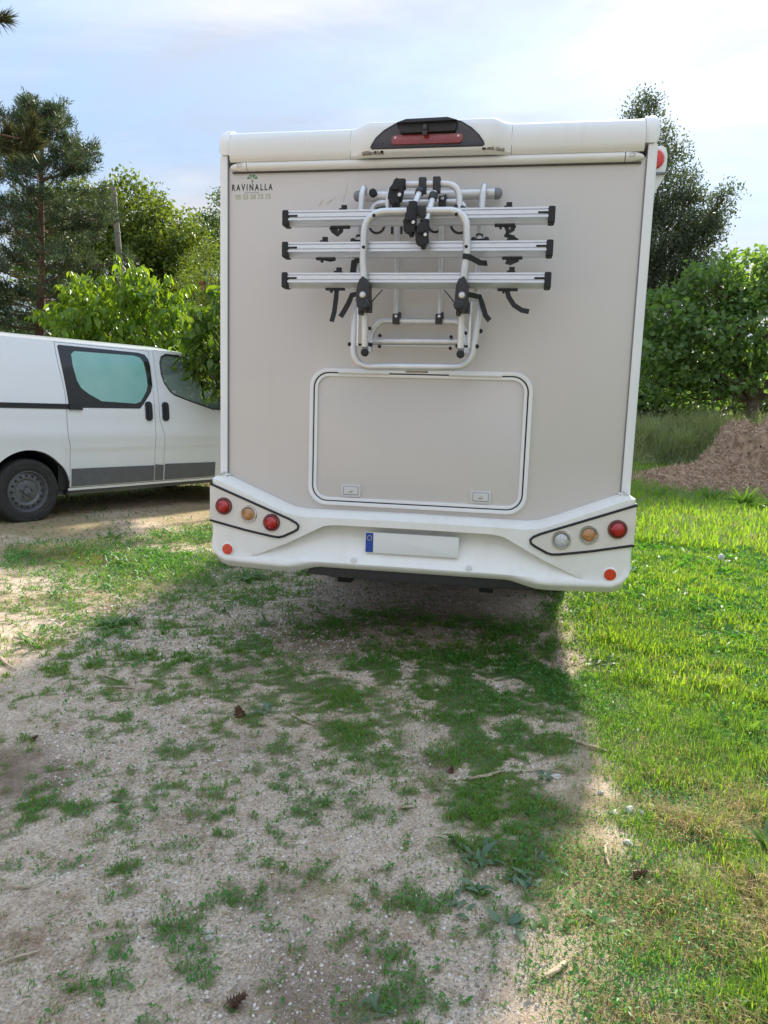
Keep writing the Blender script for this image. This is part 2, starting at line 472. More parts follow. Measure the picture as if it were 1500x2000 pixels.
GRASS_SPOTS = [(-0.4, -0.53, .26, .9), (-0.6, -0.43, .16, .7), (-0.28, -0.11, .22, .8), (0.15, 0.01, .28, .75), (0.59, 0.61, .40, .7),
    (0.82, 1.1, .42, .85), (-0.12, -0.95, .13, .9), (0.09, -1.24, .12, .8), (0.40, -1.41, .13, .9), (0.03, -1.53, .10, .7),
    (-0.17, -1.21, .10, .6), (-0.15, 0.4, .25, .5), (0.48, -1.05, .14, .8), (0.59, -0.41, .30, .85), (0.87, -0.05, .28, .9),
    (0.11, -1.58, .09, .8), (0.68, -1.41, .14, .9), (-0.35, -2.32, .08, .9), (-0.42, -2.46, .06, .9), (-0.30, -2.30, .06, .7), (-0.24, -2.40, .05, .8),
    (-0.49, -2.56, .05, .8), (-0.45, -1.87, .06, .9), (-0.91, -0.59, .12, .6), (-1.64, 1.69, .25, .7), (0.01, -1.93, .07, .5),
    (0.83, -1.45, .12, .6), (0.62, -1.75, .13, .6), (-1.9, 0.1, .16, .5), (-2.3, 1.2, .35, .5), (-1.2, -0.35, .14, .5), (-2.6, 1.7, .45, .7),
    (-1.3, 0.45, .18, .45), (0.25, -0.5, .18, .7), (0.75, -0.9, .20, .8), (0.55, -2.2, .10, .6), (0.72, -2.28, .12, .7), (0.30, -2.25, .06, .6), (-0.62, -1.5, .10, .35)]
DIRT_SPOTS = [(-0.37, -2.02, .12), (0.2, -0.87, .14), (0.24, -1.22, .12), (0.34, -1.85, .10), (-0.01, -0.46, .10), (-0.55, 0.05, .25),
    (-1.14, 0.59, .3), (0.93, -1.21, .09), (0.91, -1.56, .09), (0.86, -1.35, .06), (-0.75, -2.33, .2), (0.13, -2.34, .12), (0.2, -0.2, .07), (0.50, -0.66, .07), (0.55, -0.20, .06)]
def cover(x, y):
    """how much green grows at a spot (0 bare, 1 lush)"""
    x = np.asarray(x, float); y = np.asarray(y, float)
    edge = 0.98 + 0.05 * y + 0.22 * (fbm(x * 1.7, y * 1.7, 21, 3) - 0.5)
    edge = edge - 0.16 * sstep(-1.0, -1.7, y)
    lawn = sstep(-0.22, 0.22, x - edge)
    thin = sstep(-0.5, -1.7, y) * 0.35                      # worn towards the camera
    lawn = lawn * (1 - thin * sstep(0.30, 0.62, fbm(x * 3.2, y * 3.2, 25, 4) + 0.12))
    spots = np.zeros_like(x)
    wx = x + 0.22 * (fbm(x * 4, y * 4, 33, 4) - 0.5); wy = y + 0.22 * (fbm(x * 4, y * 4, 37, 4) - 0.5)
    for (sx, sy, r, a) in GRASS_SPOTS:
        d = np.hypot(wx - sx, wy - sy) / (r * 1.5)
        spots = np.maximum(spots, a * np.clip(1.3 - d, 0, 1))
    n = 0.55 * fbm(x * 5, y * 5, 31, 4) + 0.45 * fbm(x * 17, y * 17, 35, 3)
    raw = spots
    spots = spots * sstep(0.60, 0.86, n + 0.40 * spots) * 0.8
    scatter = 0.75 * sstep(0.58, 0.70, 0.5 * fbm(x * 5, y * 5, 41, 4) + 0.5 * fbm(x * 22, y * 22, 43, 2)) * sstep(0.34, 0.55, fbm(x * 1.1, y * 1.1, 44, 2) + 0.14)
    left = sstep(-0.9, -2.4, x) * sstep(0.3, 1.6, y) * sstep(0.34, 0.58, 0.7 * fbm(x * 1.6, y * 1.6, 51, 4) + 0.3 * fbm(x * 9, y * 9, 53, 3) + 0.07)
    back = sstep(5.5, 9, y)
    # ragged low carpet behind the vehicle, thinning towards the camera
    bse = 0.74 * np.exp(-((x - 0.32) / 0.90) ** 2 - ((y + 0.0) / 0.80) ** 2) + 0.58 * np.exp(-((x - 0.50) / 0.45) ** 2 - ((y + 1.45) / 0.75) ** 2) + 0.36 * np.exp(-((x + 1.5) / 0.7) ** 2 - ((y - 0.4) / 1.0) ** 2) + 0.25 * np.exp(-((x + 0.35) / 0.5) ** 2 - ((y + 2.2) / 0.5) ** 2)
    bse = np.clip(np.maximum(bse, 0.29 + 0.12 * sstep(-2.2, -0.6, y)) + 0.25 * spots, 0, 0.82)
    nn = (0.30 * fbm(wx * 3.3, wy * 3.3, 121, 4) + 0.34 * fbm(x * 10, y * 10, 123, 3) + 0.36 * fbm(x * 30, y * 30, 125, 2) - 0.30) / 0.40
    carpet = sstep(1.02 - bse - 0.13, 1.02 - bse + 0.13, nn) * (0.35 + 0.65 * np.clip(bse * 1.5, 0, 1))
    spots = np.maximum(spots * 0.75, carpet)
    c = np.maximum(np.maximum(lawn, spots), np.maximum(scatter * (1 - lawn), np.maximum(left * 0.85, back * 0.8)))
    dirt = np.zeros_like(x)
    for (sx, sy, r) in DIRT_SPOTS:
        dirt = np.maximum(dirt, np.clip(1.4 - np.hypot(x - sx, y - sy) / r, 0, 1))
    c = c * (1 - 0.75 * np.clip(dirt, 0, 1))
    under = sstep(0.85, 1.35, y) * sstep(0.98, 0.80, np.abs(x + 0.05)) * sstep(6.6, 6.2, y)
    c = c * (1 - 0.97 * under)
    track = sstep(1.5, 0.6, np.abs((x + 4.6) * 0.906 - (y - 2.2) * 0.42 - 0.1)) * sstep(-2.5, -3.2, x)   # bare strip along the van
    c = c * (1 - 0.9 * track)
    return np.clip(c, 0, 1)
def dryness(x, y):
    """straw-yellow share of the growth"""
    x = np.asarray(x, float); y = np.asarray(y, float)
    d = 0.75 * sstep(0.50, 0.66, fbm(x * 2.6, y * 2.6, 61, 3)) * sstep(-0.4, -1.4, y) * sstep(0.6, 1.0, x)
    d = np.maximum(d, 0.9 * sstep(0.36, 0.55, fbm(x * 1.3, y * 1.3, 63, 3)) * sstep(-1.7, -2.6, x) * sstep(-0.5, 0.8, y))
    d = np.maximum(d, 0.85 * sstep(0.62, 0.85, x) * sstep(-0.8, -1.4, y) * sstep(0.36, 0.50, fbm(x * 5, y * 5, 67, 3)))
    d = np.maximum(d, 0.8 * np.exp(-((x - 0.9) ** 2 + (y + 1.85) ** 2) / 0.06))
    d = np.maximum(d, 0.9 * np.exp(-((x - 0.03) ** 2 + (y + 2.0) ** 2) / 0.004))
    return np.clip(d, 0, 1)
def axis(lo, hi, fine, a, b, far):
    mid = np.arange(a, b, fine)
    up = [b]; s = fine
    while up[-1] < far: s *= 1.14; up.append(up[-1] + s)
    dn = [a]; s = fine
    while dn[-1] > -far: s *= 1.14; dn.append(dn[-1] - s)
    return np.concatenate([dn[:0:-1], mid, up])
gx = axis(0, 0, 0.028, -2.6, 2.8, 1400)
gy = axis(0, 0, 0.028, -3.0, 3.0, 1400)
GX, GY = np.meshgrid(gx, gy)
GZ = terrain(GX, GY)
vs = np.stack([GX, GY, GZ], -1).reshape(-1, 3)
ny, nx = GX.shape
idx = np.arange(nx * ny).reshape(ny, nx)
fs = np.stack([idx[:-1, :-1], idx[:-1, 1:], idx[1:, 1:], idx[1:, :-1]], -1).reshape(-1, 4)
me = fast_mesh('ground', vs, fs)
LITTER = [(-0.62, 0.35, .45, .7), (-1.30, -1.62, .22, .8), (0.12, -2.36, .2, .6), (0.66, -1.36, .12, .8), (0.05, 1.0, .5, .5), (-0.9, -0.25, .25, .5), (0.33, -1.12, .10, .8), (-0.1, -2.05, .12, .4), (-0.6, -1.2, .2, .35), (-2.3, 0.5, .3, .5)]
def litter(x, y):
    s = np.zeros_like(x)
    wx = x + 0.3 * (fbm(x * 3, y * 3, 111, 4) - 0.5); wy = y + 0.3 * (fbm(x * 3, y * 3, 112, 4) - 0.5)
    for (sx, sy, r, a) in LITTER: s = np.maximum(s, a * np.clip(1.4 - np.hypot(wx - sx, wy - sy) / r, 0, 1))
    return np.clip(s * (0.35 + 1.3 * fbm(x * 14, y * 14, 113, 4)), 0, 0.9)
for nm, arr in (('cover', cover(GX, GY)), ('dry', dryness(GX, GY)), ('litter', litter(GX, GY))):
    a = me.attributes.new(nm, 'FLOAT', 'POINT'); a.data.foreach_set('value', arr.ravel().astype(np.float32))
mt, t, b = principled('gravelly_soil')
tcn = t.nodes.new('ShaderNodeTexCoord')
def vor(scale, feat='F1'):
    v = t.nodes.new('ShaderNodeTexVoronoi'); v.inputs['Scale'].default_value = scale; v.feature = feat
    link(t, tcn.outputs['Object'], v.inputs['Vector']); return v
v1, v2 = vor(75), vor(170)
nA, nB, nC = noise_node(t, 2.4, 9, 0.70), noise_node(t, 11, 8, 0.72), noise_node(t, 120, 3, 0.6)
soil = ramp(t, nB, [(0.24, (0.32, 0.225, 0.155)), (0.40, (0.55, 0.425, 0.315)), (0.56, (0.69, 0.56, 0.435)), (0.78, (0.74, 0.63, 0.505))])
soil2 = ramp(t, nA, [(0.34, (0.62, 0.54, 0.46)), (0.48, (0.98, 0.95, 0.91)), (0.7, (1, 0.98, 0.95))])
soil = mixc(t, 1.0, soil, soil2, 'MULTIPLY')
peb = ramp(t, v1.outputs['Color'], [(0.15, (0.17, 0.125, 0.10)), (0.5, (0.46, 0.39, 0.34)), (0.9, (0.78, 0.73, 0.66))])
pmask = ramp(t, v1.outputs['Distance'], [(0.25, (1, 1, 1)), (0.5, (0, 0, 0))])
pm2 = ramp(t, nB, [(0.40, (0, 0, 0)), (0.62, (0.75, 0.75, 0.75))])
soil = mixc(t, mixc(t, 1.0, pmask, pm2, 'MULTIPLY'), soil, peb)
peb2 = ramp(t, v2.outputs['Color'], [(0.1, (0.55, 0.54, 0.53)), (0.9, (1.25, 1.25, 1.25))])
soil = mixc(t, 0.8, soil, peb2, 'MULTIPLY')
ac = t.nodes.new('ShaderNodeAttribute'); ac.attribute_name = 'cover'
ad = t.nodes.new('ShaderNodeAttribute'); ad.attribute_name = 'dry'
thatch = ramp(t, nC, [(0.3, (0.04, 0.065, 0.020)), (0.7, (0.12, 0.165, 0.05))])
dryc = ramp(t, nC, [(0.3, (0.22, 0.165, 0.075)), (0.7, (0.42, 0.33, 0.17))])
col = mixc(t, mixc(t, 1.0, ad.outputs['Fac'], (0.8, 0.8, 0.8), 'MULTIPLY'), soil, dryc)
cm = ramp(t, ac.outputs['Fac'], [(0.15, (0, 0, 0)), (0.85, (0.85, 0.85, 0.85))])
ab = t.nodes.new('ShaderNodeAttribute'); ab.attribute_name = 'litter'
litc = ramp(t, noise_node(t, 60, 6, 0.7), [(0.3, (0.10, 0.062, 0.042)), (0.7, (0.27, 0.19, 0.135))])
col = mixc(t, ab.outputs['Fac'], col, litc)
col = mixc(t, cm, col, thatch)
link(t, col, b.inputs['Base Color'])
b.inputs['Roughness'].default_value = 0.95
b.inputs['Specular IOR Level'].default_value = 0.15
hgt = mixc(t, 0.25, noise_node(t, 70, 8, 0.75), ramp(t, v2.outputs['Distance'], [(0.0, (1, 1, 1)), (0.6, (0, 0, 0))]))
bump(t, hgt, 0.9, 0.016, b)
g = mesh_obj('ground', me, mt, None, True, 80)
tag(g, kind='structure')
g['label'] = 'pale stony soil of the yard, patched with grass'

# ---- blades of grass --------------------------------------------------------------
CAMP = np.array([0.5056, -3.9735])
def sector(n, r0, r1, a0, a1, power=1.0):
    u = RNG.random(n)
    r = (r0 ** power + u * (r1 ** power - r0 ** power)) ** (1 / power)
    a = np.radians(a0 + (a1 - a0) * RNG.random(n))           # angle from +Y, positive to +X
    return CAMP[0] + r * np.sin(a), CAMP[1] + r * np.cos(a), r
def blades(x, y, h, w, tint, lean=0.5):
    n = len(x); z = terrain(x, y) - 0.004
    az = RNG.random(n) * 2 * np.pi
    dx, dy = np.cos(az), np.sin(az)
    sx, sy = -dy, dx
    bend = h * lean * (0.3 + 0.9 * RNG.random(n))
    base = np.stack([x, y, z], 1)
    s = np.stack([sx * w / 2, sy * w / 2, np.zeros(n)], 1)
    mid = base + np.stack([dx * bend * 0.35, dy * bend * 0.35, h * 0.62], 1)
    tip = base + np.stack([dx * bend, dy * bend, h * (1.0 - 0.28 * (bend / h))], 1)
    V = np.stack([base - s, base + s, mid + s * 0.8, mid - s * 0.8, tip], 1).reshape(-1, 3)
    k = np.arange(n) * 5
    F = np.concatenate([np.stack([k, k + 1, k + 2], 1), np.stack([k, k + 2, k + 3], 1), np.stack([k + 3, k + 2, k + 4], 1)])
    return V, F, np.repeat(tint, 5)
GM = leaf_mat('grass_blade', (0.060, 0.20, 0.038), (0.25, 0.38, 0.050), 0.5, (1.7, 1.55, 0.5))
DM = leaf_mat('dry_straw_blade', (0.30, 0.22, 0.085), (0.50, 0.40, 0.20), 0.35, (1.2, 1.1, 0.8), 0.7)
def grass_obj(name, mat, parts, label, kindlabel='grass'):
    off = 0; Vs, Fs, Ts = [], [], []
    for V, F, T in parts:
        Vs.append(V); Fs.append(F + off); Ts.append(T); off += len(V)
    me = fast_mesh(name, np.concatenate(Vs), np.concatenate(Fs), np.concatenate(Ts))
    o = mesh_obj(name, me, mat, None, False)
    tag(o, label, kindlabel, kind='stuff')
    return o
parts = []; dparts = []; lparts = []
for (n, r0, r1, a0, a1, hs, ws) in ((330000, 1.1, 4.2, -40, 46, 0.046, 0.0030), (300000, 4.0, 9.0, -44, 46, 0.070, 0.0060), (170000, 8.5, 24, -46, 46, 0.12, 0.015)):
    x, y, r = sector(n, r0, r1, a0, a1, 1.25)
    c = cover(x, y); d = dryness(x, y)
    keep = RNG.random(n) < (c ** 1.3 * 0.97 + 0.02) * (0.35 + 0.65 * sstep(0.35, 0.6, fbm(x * 9, y * 9, 75, 3)))
    x, y, r, c, d = x[keep], y[keep], r[keep], c[keep], d[keep]
    clump = fbm(x * 7, y * 7, 71, 3)
    lush = sstep(0.55, 1.4, x)
    h = hs * (0.34 + 0.80 * c * (0.25 + 0.75 * lush) + 0.5 * sstep(1.15, 1.6, x - 0.12 * y) * sstep(0.2, -0.8, y)) * (0.35 + 1.3 * clump) * (0.5 + 0.9 * RNG.random(len(x)))
    w = ws * (0.7 + 0.6 * RNG.random(len(x)))
    tint = np.clip(0.05 + 0.85 * fbm(x * 1.3, y * 1.3, 73, 3) + 0.45 * (RNG.random(len(x)) - 0.5) + 0.30 * lush - 0.15, 0, 1)
    isdry = RNG.random(len(x)) < np.clip(d * 0.8 + 0.07 + 0.10 * sstep(0.5, 0.65, fbm(x * 2.2, y * 2.2, 77, 3)), 0, 1)
    g_ = ~isdry
    parts.append(blades(x[g_], y[g_], h[g_], w[g_], tint[g_], 0.7))
    dparts.append(blades(x[isdry], y[isdry], h[isdry] * 0.9, w[isdry] * 0.8, tint[isdry], 1.1))
grass_obj('grass', GM, parts, 'short green grass patches growing through the stony soil and the lawn')
# straw lying about
n = 46000
x, y, r = sector(n, 1.1, 10, -38, 36, 1.1)
keep = RNG.random(n) < 0.20 + 0.9 * dryness(x, y) + 0.5 * litter(x, y)
x, y = x[keep], y[keep]; n = len(x)
dparts.append(blades(x, y, np.full(n, 0.006) + 0.008 * RNG.random(n), 0.0022 + 0.002 * RNG.random(n), RNG.random(n), 5.0))
grass_obj('dry_grass', DM, dparts, 'yellow dry grass and straw scattered over the soil')
# small-leaved ground cover in the patches
def leaf_quads(P, D, Nn, L, Wd, tint, fold=0.25):
    """P base, D direction (unit), Nn normal (unit), L length, Wd width -> folded diamond leaves"""
    S = np.cross(D, Nn); S /= np.linalg.norm(S, axis=1, keepdims=True) + 1e-9
    L = L[:, None]; Wd = Wd[:, None]
    a = P; c = P + D * L - Nn * (L * 0.12)
    mid = P + D * L * 0.45
    l = mid + S * Wd * 0.5 + Nn * Wd * fold; r = mid - S * Wd * 0.5 + Nn * Wd * fold
    V = np.stack([a, l, c, r], 1).reshape(-1, 3)
    k = np.arange(len(P)) * 4
    F = np.concatenate([np.stack([k, k + 1, k + 2], 1), np.stack([k, k + 2, k + 3], 1)])
    return V, F, np.repeat(tint, 4)
def unit(v): return v / (np.linalg.norm(v, axis=1, keepdims=True) + 1e-9)
n = 260000
x, y, r = sector(n, 1.1, 9, -38, 36, 1.2)
c = cover(x, y)
keep = (RNG.random(n) < c * (0.25 + 0.75 * sstep(0.42, 0.6, fbm(x * 2.3, y * 2.3, 81, 3)))) | (RNG.random(n) < 0.012)
x, y, c, r = x[keep], y[keep], c[keep], r[keep]; n = len(x)
az = RNG.random(n) * 6.283
D = unit(np.stack([np.cos(az), np.sin(az), 0.15 + 1.0 * RNG.random(n)], 1))
Nn = unit(np.stack([-0.3 * np.cos(az), -0.3 * np.sin(az), np.ones(n)], 1) + 0.25 * RNG.normal(size=(n, 3)))
P = np.stack([x, y, terrain(x, y) + 0.004 + 0.030 * c * RNG.random(n)], 1)
Lf = (0.008 + 0.014 * RNG.random(n) ** 1.5) * np.clip(r / 3, 1, 2.2) * (1 + 1.6 * sstep(1.1, 1.8, x) * RNG.random(n) ** 2)
CM = leaf_mat('clover_leaf', (0.055, 0.19, 0.042), (0.115, 0.29, 0.052), 0.4, (1.5, 1.5, 0.5))
grass_obj('ground_cover', CM, [leaf_quads(P, D, Nn, Lf, Lf * (0.30 + 0.3 * RNG.random(n)), RNG.random(n))], 'small green weed leaves covering patches of the yard', 'weeds')
# loose stones too small to count
n = 150000
x, y, r = sector(n, 1.1, 6.5, -36, 34, 1.1)
keep = RNG.random(n) < (1 - cover(x, y)) ** 2 * (0.15 + 0.85 * sstep(0.36, 0.6, fbm(x * 2.0, y * 2.0, 91, 3)))
x, y, r = x[keep], y[keep], r[keep]; n = len(x)
z = terrain(x, y)
oct_ = np.array([(1, 0, 0), (0, 1, 0), (-1, 0, 0), (0, -1, 0), (0.2, 0, 0.9), (-0.25, 0.1, 0.85)], float)
sz = (0.0015 + 0.0042 * RNG.random(n) ** 6) * np.clip(r / 2.5, 1, 2)
V = oct_[None] * sz[:, None, None] * (0.6 + 0.8 * RNG.random((n, 6, 3))) * np.array([1.15, 1.15, 0.95])
ca, sa = np.cos(x * 91), np.sin(x * 91)
V = np.stack([V[..., 0] * ca[:, None] - V[..., 1] * sa[:, None], V[..., 0] * sa[:, None] + V[..., 1] * ca[:, None], V[..., 2]], -1)
V = (V + np.stack([x, y, z + sz * 0.15], 1)[:, None]).reshape(-1, 3)
of = np.array([(0, 1, 4), (1, 5, 4), (1, 2, 5), (2, 3, 5), (3, 4, 5), (3, 0, 4)])
F = (of[None] + (np.arange(n) * 6)[:, None, None]).reshape(-1, 3)
me = fast_mesh('gravel', V, F, np.repeat(RNG.random(n), 6))
mt, t, b = principled('gravel_stone')
at = t.nodes.new('ShaderNodeAttribute'); at.attribute_name = 'tint'
link(t, ramp(t, at.outputs['Fac'], [(0.0, (0.14, 0.105, 0.08)), (0.35, (0.34, 0.27, 0.215)), (0.7, (0.58, 0.50, 0.42)), (1.0, (0.68, 0.62, 0.54))]), b.inputs['Base Color'])
b.inputs['Roughness'].default_value = 0.9
tag(mesh_obj('gravel', me, mt, None, False), 'loose pale gravel lying on the bare soil', 'gravel', kind='stuff')
# ------------------------------------------------------------------ motorhome
MH = empty('motorhome', (0, 3.2, 0), 'white motorhome with beige rear wall, parked with its back to the camera', 'motorhome')
def part(name, mat, fn, parent=MH, smooth=True, angle=35, label=None):
    bm = bmesh.new(); fn(bm)
    return build(name, bm, M[mat] if isinstance(mat, str) else mat, parent, smooth, angle, label)
# body shell
def f(bm):
    for s in (-1, 1): box(bm, (s * 1.13, 3.35, 1.74), (0.04, 6.6, 2.14), 0.006)
    box(bm, (0, 3.4, 2.85), (2.22, 6.5, 0.06), 0.01)
    box(bm, (0, 6.68, 1.9), (2.22, 0.05, 1.9), 0.01)
    box(bm, (0, 3.4, 0.72), (2.2, 6.4, 0.06))
part('body', 'white', f)
def f(bm):
    box(bm, (0, 0.018, 1.80), (2.206, 0.036, 1.90), 0.002)
RP = part('rear_wall', 'beige', f)
for s in (-1, 1):
    def f(bm):
        o = [(s * 1.108, -0.012), (s * 1.142, -0.012), (s * 1.150, -0.008), (s * 1.155, 0.0), (s * 1.155, 0.06), (s * 1.108, 0.06)]
        prism(bm, o, 1.0, 2.809, plane='XY')
    part('corner_post', 'trim', f)
    def f(bm): box(bm, (s * 1.1055, -0.003, 1.88), (0.005, 0.012, 1.74))
    part('seal', 'greyink', f)
    def f(bm):
        yz = [(0.40, 2.812), (-0.022, 2.812), (-0.030, 2.86), (-0.024, 2.905), (-0.004, 2.936), (0.03, 2.953), (0.10, 2.963), (0.40, 2.966)]
        prism(bm, [(p[0], p[1]) for p in yz], s * 1.088, s * 1.160, 0.0, plane='YZ')
        bmesh.ops.bevel(bm, geom=[e for e in bm.edges if abs(e.verts[0].co.x - s * 1.160) < 1e-4 and abs(e.verts[1].co.x - s * 1.160) < 1e-4], offset=0.034, segments=5, profile=0.5, affect='EDGES')
    part('corner_cap', 'white', f, angle=50)
# top moulding with the raised middle
PROF = [(-0.020, 2.772), (-0.034, 2.780), (-0.040, 2.81), (-0.041, 2.85), (-0.034, 2.885), (-0.016, 2.916), (0.02, 2.938), (0.10, 2.952), (0.5, 2.958)]
def prof_at(x, k):
    """k: 0 plain moulding .. 1 raised housing"""
    raised = [(-0.042, 2.768), (-0.078, 2.778), (-0.088, 2.79), (-0.086, 2.85), (-0.078, 2.90), (-0.060, 2.935), (-0.015, 2.955), (0.12, 2.962), (0.5, 2.963)]
    return [(a[0] * (1 - k) + b[0] * k, a[1] * (1 - k) + b[1] * k) for a, b in zip(PROF, raised)]
def spoiler(x0, x1, n):
    def f(bm):
        rows = []
        for i in range(n + 1):
            x = x0 + (x1 - x0) * i / n
            rows.append([(x, y, z) for y, z in prof_at(x, 0)])
        grid(bm, rows)
    return f
part('top_moulding', 'cap', spoiler(-1.086, -0.4115, 20), angle=60)
part('top_moulding', 'cap', spoiler(0.4345, 1.086, 20), angle=60)
def f(bm):
    rows = []
    for i in range(61):
        x = -0.409 + 0.841 * i / 60
        k = float(sstep(-0.405, -0.30, x) * sstep(0.43, 0.325, x))
        k = 0.06 + 0.94 * k
        pr = prof_at(x, k)
        rows.append([(x, y, z) for y, z in pr])
    rows.insert(0, [(-0.409, y + 0.05, z) for _, y, z in rows[0]]); rows.append([(0.432, y + 0.05, z) for _, y, z in rows[-1]])
    grid(bm, rows)
CH = part('camera_housing', 'cap', f, angle=50)
arc = [(-0.289, 2.803), (-0.283, 2.818), (-0.262, 2.850), (-0.22, 2.885), (-0.165, 2.914), (-0.11, 2.926), (0.0, 2.931), (0.12, 2.928), (0.175, 2.916), (0.228, 2.884), (0.268, 2.848), (0.290, 2.818), (0.296, 2.803), (0.288, 2.798), (-0.281, 2.798)]
def f(bm): prism(bm, arc, -0.0905, -0.05, 0.003)
SP = part('smoked_panel', 'gloss_black', f, CH, angle=25)
def f(bm):
    o = fillet([(x, 0, z) for x, z in arc], 0.0, closed=True)
    tube(bm, [(x, -0.089, z) for x, z in arc], 0.004, 6, closed=True)
part('panel_rim', 'black', f, CH)
def f(bm):
    a = [(-0.146, 2.905), (-0.10, 2.912), (0.11, 2.914), (0.158, 2.908), (0.150, 2.866), (0.145, 2.862), (-0.125, 2.858), (-0.132, 2.864)]
    prism(bm, a, -0.125, -0.088, 0.006)
    a = [(-0.150, 2.900), (-0.10, 2.916), (0.11, 2.919), (0.160, 2.904), (0.11, 2.902), (-0.10, 2.899)]
    prism(bm, a, -0.150, -0.088, 0.004)
part('camera_hood', 'black', f, CH)
def f(bm):
    lathe(bm, [(0.016, 0), (0.016, 0.022), (0.011, 0.030), (0, 0.032)], (-0.002, -0.123, 2.874), segs=18)
    lathe(bm, [(0.013, 0), (0.013, 0.02), (0, 0.022)], (-0.002, -0.123, 2.853), segs=14)
part('reversing_camera', 'gloss_black', f, CH)
for x, y, z in ((-0.075, -0.0895, 2.921), (0.075, -0.0895, 2.921), (-0.158, -0.1055, 2.842), (0.165, -0.1055, 2.842)):
    def f(bm): lathe(bm, [(0.005, 0), (0.005, 0.003), (0, 0.005)], (x, y, z), segs=10)
    part('screw', 'bolt', f, CH)
def f(bm): prism(bm, rrect(-0.178, 0.186, 2.811, 2.854, 0.014, 6), -0.106, -0.089, 0.005)
part('brake_light', 'brake', f, CH)
# dried dirt under the housing corners and along the trim
def f(bm):
    rr = random.Random(5)
    for x0, x1, z in ((-0.335, -0.225, 2.776), (0.285, 0.395, 2.781)):
        for k in range(26):
            x = rr.uniform(x0, x1); h = rr.uniform(0.004, 0.014); w = rr.uniform(0.003, 0.008)
            kk = 0.06 + 0.94 * float(sstep(-0.405, -0.30, x) * sstep(0.43, 0.325, x))
            y = -0.041 - 0.042 * kk - 0.0035
            prism(bm, [(x - w, z + h), (x + w, z + h * 0.9), (x + w * 0.7, z - h * 0.2), (x - w * 0.5, z)], y - 0.0008, y + 0.02)
part('dirt_spots', 'drip', f, CH, smooth=False)['kind'] = 'stuff'
# trim strip
def dprof(bm, x0, x1, r0=0.025, z=2.750, taper=None):
    rows = []
    n = 24
    for i in range(n + 1):
        x = x0 + (x1 - x0) * i / n
        k = 1.0 if taper is None else taper(i / n)
        rows.append([(x, -0.002 - 0.034 * k * math.sin(a), z + r0 * k * math.cos(a)) for a in [math.pi * j / 12 for j in range(13)]])
    V = grid(bm, rows)
    for e in (V[0], V[-1]):
        try: bm.faces.new(e)
        except ValueError: pass
def f(bm): dprof(bm, -0.988, 0.996)
TS = part('trim_strip', 'cap', f, angle=50)
for s in (-1, 1):
    x0 = -0.992 if s < 0 else 1.000
    def f(bm): dprof(bm, x0, s * 1.094, 0.0255, 2.750, lambda t: max(0.12, math.sqrt(max(0, 1 - t ** 2.6))))
    part('end_cap', 'cap', f, TS, angle=50)
    def f(bm):
        pts = [(s * (1.030 + 0.014 * math.cos(a)) + 0, -0.0375 + 0.003 * abs(math.cos(a)), 2.752 + 0.009 * math.sin(a)) for a in [2 * math.pi * k / 14 for k in range(14)]]
        tube(bm, pts, 0.0012, 5, closed=True)
    part('screw_cover', 'greyink', f, TS)
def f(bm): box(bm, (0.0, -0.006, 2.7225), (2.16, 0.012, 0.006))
part('shadow_gap', 'ink', f, TS)  # solid dark strip, coloured in as the shadow below the trim

# service hatch
def f(bm): prism(bm, rrect(-0.571, 0.571, 0.951, 1.634, 0.075), -0.010, 0.001, 0.002)
HT = part('service_hatch', 'beige', f)
def ring(o, i, y0, y1, bev=0.003):
    def f(bm): prism(bm, o, y0, y1, bev, hole=i)
    return f
part('frame', 'trim', ring(rrect(-0.615, 0.615, 0.908, 1.676, 0.105), rrect(-0.594, 0.594, 0.929, 1.655, 0.088), -0.024, 0.001, 0.004), HT)
part('seal', 'rubber', ring(rrect(-0.5945, 0.5945, 0.9285, 1.6555, 0.089), rrect(-0.586, 0.586, 0.936, 1.648, 0.081), -0.013, 0.001, 0.001), HT)
part('inner_trim', 'trim', ring(rrect(-0.5865, 0.5865, 0.9355, 1.6485, 0.082), rrect(-0.569, 0.569, 0.953, 1.632, 0.066), -0.020, 0.001, 0.004), HT)
for x0, x1 in ((-0.451, -0.165), (0.164, 0.449)):
    L = x1 - x0
    def f(bm):
        for a, b, r in ((x0, x0 + 0.2 * L, 0.0075), (x0 + 0.205 * L, x0 + 0.78 * L, 0.0085), (x0 + 0.785 * L, x1, 0.0075)):
            tube(bm, [(a, -0.027, 1.656), (b, -0.027, 1.656)], r, 10)
        box(bm, ((x0 + x1) / 2, -0.02, 1.656), (L, 0.012, 0.016), 0.002)
    part('hinge', 'trim', f, HT)
for cx in (-0.366, 0.366):
    def f(bm):
        prism(bm, rrect(cx - 0.056, cx + 0.056, 0.961, 1.030, 0.010, 5), -0.019, -0.008, 0.004)
        prism(bm, rrect(cx - 0.041, cx + 0.041, 0.974, 1.018, 0.004, 3), -0.0225, -0.015, 0.002)
    LT = part('latch', 'latch', f, HT)
    def f(bm): prism(bm, rrect(cx - 0.044, cx + 0.044, 0.971, 1.021, 0.005, 3), -0.0198, -0.015, 0.0, hole=rrect(cx - 0.0415, cx + 0.0415, 0.9735, 1.0185, 0.0035, 3))
    part('latch_groove', 'greyink', f, HT)
    def f(bm): lathe(bm, [(0.0105, 0), (0.0105, 0.003), (0.008, 0.004), (0, 0.0035)], (cx, -0.0225, 0.996), segs=16)
    part('lock', 'chrome', f, HT)
def f(bm): prism(bm, rrect(-0.075, 0.048, 1.6605, 1.6735, 0.002, 2), -0.0260, -0.02, 0.0)
part('label_tape', 'drip', f, HT)

